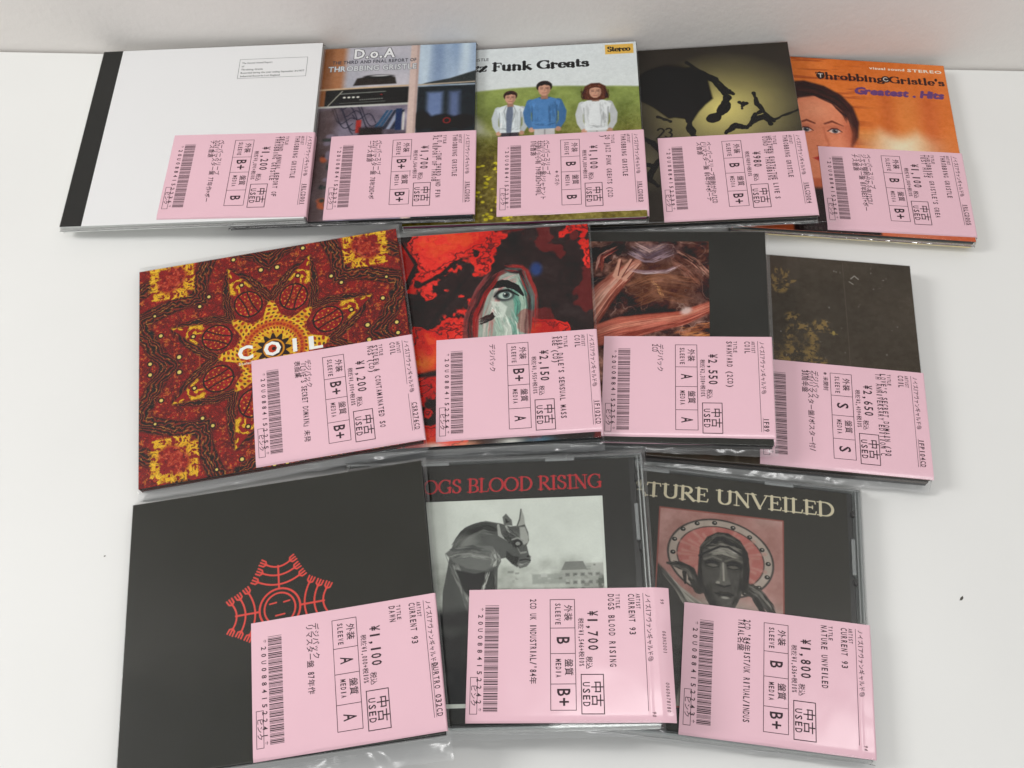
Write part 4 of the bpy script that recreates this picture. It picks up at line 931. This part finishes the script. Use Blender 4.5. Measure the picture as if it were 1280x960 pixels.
def jewel_case(root, w, h, t, art, aw, ah, ax):
    M_TRAY = M['tray']
    box('case_back', -w/2, w/2, -h/2, h/2, .05, 1.3, M_CLEAR, root, .3, 2)
    box('disc_tray', -w/2+13, w/2-3.4, -h/2+1.6, h/2-1.6, 1.4, 7.2, M_TRAY, root, .5, 2)
    box('hinge_strip', -w/2+1, -w/2+12.6, -h/2+1.6, h/2-1.6, 1.4, 8.6, M_TRAY, root, .4)
    bk = box('booklet', ax-aw/2, ax+aw/2, -ah/2, ah/2, 7.5, 8.7, art, root, .08)
    me = bk.data; uv = me.uv_layers.new(name='UVMap')
    for lp in me.loops:
        co = me.vertices[lp.vertex_index].co; uv.data[lp.index].uv = (co.x/(.142)+.5, co.y/(.125)+.5)
    box('lid', -w/2, w/2, -h/2, h/2, 9.1, t, M_CLEAR, root, .35, 2)
    # side walls of the lid and back: thicker styrene seen edge on
    boxes('case_wall', [(-w/2+.2, w/2-.2, -h/2+.05, -h/2+1.15, 1.4, 9.0), (-w/2+.2, w/2-.2, h/2-1.15, h/2-.05, 1.4, 9.0),
                        (w/2-1.2, w/2-.1, -h/2+1.3, h/2-1.3, 1.4, 9.0), (w/2-2.8, w/2-2.0, -h/2+1.3, h/2-1.3, 4.0, 9.0)], M_CLEAR2, root, .15)
    for x, y in ((-28, 1), (32, 1), (-28, -1), (36, -1)):
        box('booklet_tab', x-7, x+7, y*(h/2-1.9)-.9, y*(h/2-1.9)+.9, 8.4, 9.05, M_CLEAR2, root, .2)
    for y in (28, -26):
        box('booklet_tab', w/2-5.2, w/2-3.4, y-9, y+9, 8.6, 9.05, M_CLEAR2, root, .25)
    for y in (50, 16, -34):
        box('lid_catch', w/2-4.4, w/2-2.9, y-1.6, y+1.6, 6.6, 8.9, M_TRAY, root, .3)

# ------------------------------------------------------------------ place it all
M = {'white': plain('white_card', (226,228,224)), 'black': plain('black_card', (40,40,40)), 'dark': plain('dark_grey_card', (62,62,60)), 'grey': plain('grey_board', (140,140,134)),
     'magenta': plain('magenta_card', (138,52,96)), 'cream': plain('cream_card', (232,214,160)), 'yellow': plain('ochre_card', (206,176,92)), 'maroon': plain('maroon_card', (96,44,38)),
     'silver': mat('silvery_disc_edge', (.55,.56,.56,1), .25, .6), 'pale': plain('pale_board', (196,196,190)), 'teal': plain('blue_grey_card', (84,98,104)), 'brown': plain('brown_card', (84,70,62)),
     'tray': mat('black_styrene', (.012,.012,.012,1), .3, .5), 'orange': plain('orange_card', (190,90,54))}

texts = [   # artist, title lines, yen, net, grades, comment lines, number tail, catalogue no.
 dict(art='THROBBING GRISTLE', tit=['SECOND ANNUAL REPORT OF','THROBBING GRISTLE'], yen='1,200', net='1,091', g=('B+','B'), com=['ペーパースリーブ','2CD/リマスター盤 77年作+ボー','ナス音源'], num='236', cat='IRLCD001', st=(-12.8,-4.0,-1.2), sw=86, shh=61),
 dict(art='THROBBING GRISTLE', tit=['D.O.A.:THE THIRD AND FIN','AL REPORT OF THROB'], yen='1,700', net='1,546', g=('B+','B+'), com=['ペーパースリーブ','2CD/リマスター盤 78年2ND+ボ','ーナス音源'], num='237', cat='IRLCD002', st=(-15.4,-5.6,.3), shh=61.2),
 dict(art='THROBBING GRISTLE', tit=['20 JAZZ FUNK GREATS (2CD',')'], yen='1,100', net='1,000', g=('B','B'), com=['ペーパースリーブ','2CD/リマスター盤/ジャケント','分剥/少小有 79年3RD+79年L','IVE音源'], num='238', roll=2.2, rk=1.0, cat='IRLCD003', ext=('※キズ小', 27.5), st=(-15.3,-5.3,.4), shh=61),
 dict(art='THROBBING GRISTLE', tit=['HEATHEN EARTH:THE LIVE S','OUND OF THROBBING'], yen='980', net='891', g=('B','B+'), com=['ペーパースリーブ糊剥がれ/2CD','/リマスター盤 80年作+ボーナ','ス音源'], num='239', cat='IRLCD004', st=(-15.1,-5.1,.1), shh=61),
 dict(art='THROBBING GRISTLE', tit=["THROBBING GRISTLE'S GREA",'TEST HITS'], yen='1,100', net='1,000', g=('B','B+'), com=['ペーパースリーブ','ジャケ糊剥がれ小有/2CD/','リマスター盤 81年BEST+ボー','ナス音源'], num='240', cat='IRLCD005', st=(-15.5,-5.2,1.0), shh=60.8),
 dict(art='COIL', tit=['STOLEN & CONTAMINATED SO','NGS (CD)'], yen='1,200', net='1,091', g=('B+','B+'), com=['デジパック',"『LOVE'S SECRET DOMAIN』未発",'表曲集'], num='255', cat='CSR276CD', st=(-11.7,-3.3,-.3), sw=83, shh=58.6),
 dict(art='COIL', tit=["SARA DALE'S SENSUAL MASS",'AGE (CD)'], yen='2,150', net='1,955', g=('B+','A'), com=['デジパック'], num='254', roll=1.8, rk=.9, cat='IF102CD', st=(-11.3,-3.5,.5), sw=83, shh=58.5),
 dict(art='COIL', tit=['SWANYARD (2CD)'], yen='2,550', net='2,318', g=('A','A'), com=['デジパック','2CD'], num='256', roll=2.2, rk=1.0, cat='IF89', st=(-13.6,-3.5,.5), sw=84.5, shh=59.2),
 dict(art='COIL', tit=["LOVE'S SECRET DOMAIN (30",'TH ANNIVERSARY EDITION C'], yen='2,650', net='2,409', g=('S','S'), com=['デジパック','2CD/リマスター盤/ポスター付/','30周年盤'], num='257', cat='IFP104CD', ext=('※未開封', 4.6), st=(-13.3,-3.0,-.5), sw=84, shh=59),
 dict(art='CURRENT 93', tit=['DAWN'], yen='1,100', net='1,000', g=('A','A'), com=['デジパック','リマスター盤 87年作'], num='241', cat='DURTRO 032CD', st=(-12.0,-3.9,.9), sw=83.5, shh=59),
 dict(art='CURRENT 93', tit=['DOGS BLOOD RISING'], yen='1,700', net='1,546', g=('B','B+'), com=["2CD UK INDUSTRIAL/'84年"], num='242', cat=None, st=(-10.2,-2.4,-1.1), sw=88.5, shh=57.6, over='curl', hinge=True, small=[('99',5,84.4),('063N2001',19,84.6),('0060678180',41,84.8),('90',53,78.6)]),
 dict(art='CURRENT 93', tit=['NATURE UNVEILED'], yen='1,800', net='1,636', g=('B','B+'), com=["2CD '84年1ST/UK RITUAL/INDUS",'TRIAL名盤'], num='243', cat=None, st=(-11.7,-3.6,-.4), sw=84.4, shh=58.2, hinge=True, small=[('94',52.5,79.0)]),
]
alltxt = ''.join(''.join(d['com'])+''.join(d['tit'])+d['art']+d['yen']+d['net']+''.join(d['g'])+(d['cat'] or '')+(d['ext'][0] if d.get('ext') else '') for d in texts)
alltxt += 'ARTISTTITLE¥税込税抜+%中古USED外装SLEEVE盤質MEDIAノイズ/アヴァンギャルド⑬ピンク*20U0123456789ABCDEFGHIJKLMNOPQRSTUVWXYZ.,:abcdefghijklmnopqrstuvwxyz&\'()'
load_glyphs(sorted(set(alltxt)-{' '}))

SL = 0.13472
POSE = {   # x, y, z of the top centre; yaw, tilt about x, tilt about y
'i1':(-0.18657,0.40600,0.01192,0.04713,-0.01942,-0.05830),
'i2':(-0.09429,0.41129,0.01188,0.03710,-0.02686,-0.07156),
'i3':(0.00170,0.41380,0.01375,0.02137,-0.01997,-0.09886),
'i4':(0.09396,0.41671,0.01422,0.02364,-0.01717,-0.10601),
'i5':(0.18913,0.41878,0.00802,-0.03727,-0.00929,-0.00251),
'i6':(-0.12151,0.25956,0.01332,0.18667,0.03051,-0.09069),
'i7':(-0.02843,0.27340,0.01511,0.04976,0.02622,-0.11386),
'i8':(0.06016,0.27805,0.01624,-0.04737,0.02151,-0.12401),
'i9':(0.13978,0.26995,0.01075,-0.05829,0.01685,-0.00696),
'i10':(-0.10008,0.12546,0.01629,0.15693,-0.01929,-0.11683),
'i11':(-0.00557,0.14057,0.01873,0.04043,-0.00272,-0.10132),
'i12':(0.09390,0.14080,0.01026,-0.08456,-0.00154,0.00061),
}
names = ['i%d' % k for k in range(1, 13)]
BK, DK = M['black'], M['dark']
spec = [
 # w, h, thickness, art fn, layers(gap, thickness, material, inset right, inset front), edge
 (SL*1000, SL*1000, 5.8, art_white, [(.12,1.5,M['white'],.4,.2),(.3,1.5,M['white'],.2,.6),(.25,1.2,M['white'],.4,.3)], M['white']),
 (SL*1000, SL*1000, 5.2, art_shelf, [(.1,1.4,BK,.3,.2),(.25,1.4,BK,.4,.5),(.2,1.0,BK,.3,.2)], BK),
 (SL*1000, SL*1000, 5.7, art_meadow, [(.5,.5,M['magenta'],.6,.4),(.4,1.1,M['magenta'],.5,.7),(.5,1.0,M['maroon'],.5,.3),(.3,.6,M['pale'],.5,.3)], M['white']),
 (SL*1000, SL*1000, 5.8, art_glow, [(.15,1.5,BK,.4,.3),(.5,1.0,M['brown'],.4,.6),(.3,1.2,BK,.4,.3)], BK),
 (SL*1000, SL*1000, 7.1, art_orange, [(.1,2.3,DK,.5,.3),(.3,1.1,M['cream'],.4,.5),(.15,.9,M['yellow'],.3,.2),(.12,1.2,M['cream'],.3,.4)], M['orange']),
 (139, 125, 5.0, art_kaleido, [(.2,.6,M['maroon'],.5,.3),(.4,1.6,M['grey'],1.0,.9),(.2,.8,M['maroon'],.3,.2)], M['maroon']),
 (139, 125, 5.5, art_redpaint, [(.2,.7,DK,.5,.3),(.5,1.4,M['teal'],1.0,.9),(.3,.9,DK,.3,.2)], BK),
 (139, 125, 6.1, art_brown, [(.05,.6,BK,.3,.2),(.1,.16,M['grey'],.4,.5),(.1,.8,BK,.3,.3),(.1,.2,M['pale'],.4,.4),(.1,.9,BK,.4,.3),(.1,.16,M['grey'],.4,.3),(.1,.8,BK,.3,.2)], BK),
 (139, 125, 9.0, art_rust, [(.1,1.6,M['brown'],.3,.2),(.3,1.4,DK,.5,.5),(.25,2.2,M['brown'],.3,.3),(.3,1.8,DK,.4,.2)], M['brown']),
 (139, 125, 7.0, art_emblem, [(.15,1.4,BK,.3,.2),(.4,2.2,DK,.8,.8),(.25,1.6,BK,.3,.2)], BK),
 (142, 125, 10.4, art_statue_town, None, None),
 (142, 125, 10.0, art_statue_disk, None, None)]
labels = [
 'white card CD sleeve with a black strip down its left edge, in the back row',
 'card CD sleeve with a photo of shelves holding a record player and an amplifier',
 'card CD sleeve picturing three people standing in a green meadow under pale sky',
 'dark card CD sleeve with a yellow glow behind black brush strokes, priced 980 yen',
 'orange card CD sleeve with a dark haired portrait and purple lettering',
 'CD pack with red and yellow kaleidoscope star pattern and big white letters',
 'CD pack painted in red and black with a pale green patch, priced 2,150 yen',
 'black CD pack with a brown painted picture in its corner, priced 2,550 yen',
 'thick dark brown CD pack with faded gold hand print, right end of middle row',
 'plain black CD pack with a red line emblem round a simple face',
 'jewel case CD with red title over grey photo of a hunched horned stone figure',
 'jewel case CD with cream title over a carved dark head on a reddish disc']
sleeve_kind = ['card_sleeve_cd']*5+['digipak_cd']*4+['digipak_cd']+['jewel_case_cd']*2
bagp = [(1.0,1.0,1.0),(1.2,1.2,.8),(1.5,1.6,.8),(1.2,1.2,.8),(.8,1.0,.6),(5.0,4.4,1.2),(4.0,4.6,1.2),(2.0,3.6,2.2),(2.0,3.8,.8),(3.2,9.0,1.6),(4.0,3.0,1.6),(3.2,1.8,2.6)]
for i, n in enumerate(names):
    w, h, t, fn, layers, edge = spec[i]
    x, y, z, a, b, c = POSE[n]
    R = Matrix.Rotation(a, 3, 'Z') @ Matrix.Rotation(c, 3, 'Y') @ Matrix.Rotation(b, 3, 'X')
    root = bpy.data.objects.new(sleeve_kind[i], None); C.objects.link(root); root.empty_display_size = .02
    mw = R.to_4x4(); mw.translation = Vector((x, y, z)) - R @ Vector((0, 0, t*MM)); root.matrix_world = mw
    root['label'] = labels[i]; root['category'] = 'CD'
    root['group'] = ['card sleeve CDs in the back row','digipak CDs in the middle row','CDs in the front row'][0 if i < 5 else 1 if i < 9 else 2]
    cv = Cv(w, h, (235,236,232), 5.6 if i in (2,4,5,10,11) else 4.6)
    fn(cv)
    if i in (3, 7, 8, 9, 10, 11): cv.wear(i+1)
    elif i in (1, 2, 4, 6): cv.a += ((nz((cv.H, cv.W), 60, 300+i, 3, .8)-.5)*16)[..., None]
    art = cv.material('cover_print_%s' % fn.__name__[4:])
    if layers is not None:
        fp = card_pack(root, w, h, t, art, layers, edge); zt = t
    else:
        jewel_case(root, w, h, t, art, 120.5, 120.0, 4.2); fp = None; zt = t
    # lettering printed on the cover panel
    I = lambda px, py: (px, py)
    def lettering(name, P, rgb, dz=.02, lab=None):
        m = plain('cover_lettering', rgb); m.node_tree.nodes['Principled BSDF'].inputs['Roughness'].default_value = .4
        return P.build(name, m, fp, I, t+dz, .004)
    if i == 0:
        P = Print()
        Ls = ['The Second Annual Report','of','Throbbing Gristle','Recorded during the year ending September 3rd 1977','Industrial Records Ltd. England']
        for k, ln in enumerate(Ls): P.prop(ln, 19.6, 52.0-2.75*k, 1.35, width=len(ln)*.765)
        P.rect(18,55.6,59.2,55.8); P.rect(18,39.8,59.2,40.0); P.rect(18,40,18.2,55.6); P.rect(59,40,59.2,55.6)
        lettering('printed_note', P, (58,58,60))
    if i == 1:
        P = Print(); P.prop('D.o.A', -7, 58.0, 7.8, width=25, gap=.08, bold=True)
        P2 = Print()
        for dx in (-.35,.35):
            for dy in (-.35,.35): P2.prop('D.o.A', -7+dx, 58.0+dy, 7.8, width=25, gap=.08, bold=True)
        lettering('title_outline', P2, (56,56,62), .015); lettering('printed_title', P, (240,240,238), .06)
        P = Print(); P.prop('THE THIRD AND FINAL REPORT OF', -20, 53.6, 2.7, width=51.3, bold=True); lettering('printed_subtitle', P, (52,54,66))
        P = Print(); P.prop('THROBBING GRISTLE', -22, 47.4, 4.2, width=53.6, bold=True); P2 = Print()
        for dx in (-.22,.22):
            for dy in (-.22,.22): P2.prop('THROBBING GRISTLE', -22+dx, 47.4+dy, 4.2, width=53.6, bold=True)
        lettering('name_outline', P2, (96,98,106), .015); lettering('printed_name', P, (206,208,210), .06)
    if i == 2:
        P = Print(); P.prop('THROBBING GRISTLE', -52, 57.3, 2.3, width=29.8); lettering('printed_name', P, (70,72,78))
    if i == 4:
        P = Print(); P.prop('visual sound', 21, 60.6, 2.0, width=21.5, bold=True); P.prop('STEREO', 44.3, 60.3, 2.3, width=21, bold=True); lettering('printed_line', P, (246,226,206))
        P = Print()
        for dx, dy in ((-.4,0),(.4,.0),(0,.35),(0,-.35)): P.prop('Greatest . Hits', 10+dx, 39.2+dy, 5.4, width=53.5, shear=.22, gap=.03)
        lettering('printed_title', P, (98,52,112))
        P = Print(); P.prop('ENTER', -30, -66.2, 2.0, width=13, gap=.25); lettering('printed_word', P, (60,44,40))
    if i == 5:
        P = Print()
        P2 = Print()
        for dx in (-.14,.14):
            P2.prop('C', -18.4+dx, -1.4, 7.6, width=7.6, bold=True); P2.prop('O', -5.0+dx, -1.6, 7.6, width=8.6, bold=True)
            P2.prop('I', 9.9+dx, -1.6, 7.3, width=1.9, bold=True); P2.prop('L', 18.2+dx, -2.0, 7.3, width=6.8, bold=True)
        lettering('printed_title', P2, (242,238,230))
        P = Print(); P.prop('Stolen', -18.3, -4.6, 1.5, width=7); lettering('printed_subtitle', P, (222,214,196))
    bt, bb, bs = bagp[i]
    bag(root, w, h, t, 100+i, bt, bb, bs)
    creases(root, w, h, t, 30+i, bb)
    price_sticker(root, zt, w, texts[i])

# ------------------------------------------------------------------ table and wall
m_table = mat('white_laminate', (.74,.74,.722,1), .42, .35, noise=(6,.028), bump=((900,.05,.0002),))
tb = box('table_top', -900, 900, -420, 488, -32, 0, m_table, None, .8); tb['kind'] = 'structure'
ang = math.atan2(.4915-.4756, .3137+.3249); 
m_wall = mat('grey_painted_wall', (.80,.765,.73,1), .75, .25, noise=(3,.03), bump=((260,.22,.0008),(60,.12,.002)))
wl = box('wall', -1500, 1500, 0, 80, -400, 1600, m_wall, None, 1)
wl.rotation_euler = (0, 0, ang); wl.location = (-.3249+.0, .4756, 0); wl['kind'] = 'structure'
wl.location = (0, .4756+.3249*math.tan(ang), 0)
# table back edge follows the wall
tm = tb.data
for v in tm.vertices:
    if v.co.y > .4: v.co.y += -.4880+.4756+.3249*math.tan(ang)+v.co.x*math.tan(ang)-.0012
m_mark = mat('dark_scuff', (.09,.085,.075,1), .7, .2)
def scuff(name, x, y, L, wd, a, label):
    bm = bmesh.new(); bmesh.ops.create_icosphere(bm, subdivisions=2, radius=1)
    for v in bm.verts: v.co = Vector((v.co.x*L/2*(1+.25*math.sin(5*v.co.y)), v.co.y*wd/2, v.co.z*.12+.08))*MM
    me = bpy.data.meshes.new(name); bm.to_mesh(me); bm.free(); o = link(name, me, m_mark)
    o.location = (x*MM, y*MM, 0); o.rotation_euler = (0,0,math.radians(a)); o['label'] = label; o['category'] = 'fleck'
scuff('dirt_fleck', 214, 148, 2.6, 1.2, 50, 'small dark fleck lying on the white table at the right')
scuff('dirt_fleck', -188.5, 153.2, .9, .6, 20, 'tiny grey fleck on the white table left of the black CD')
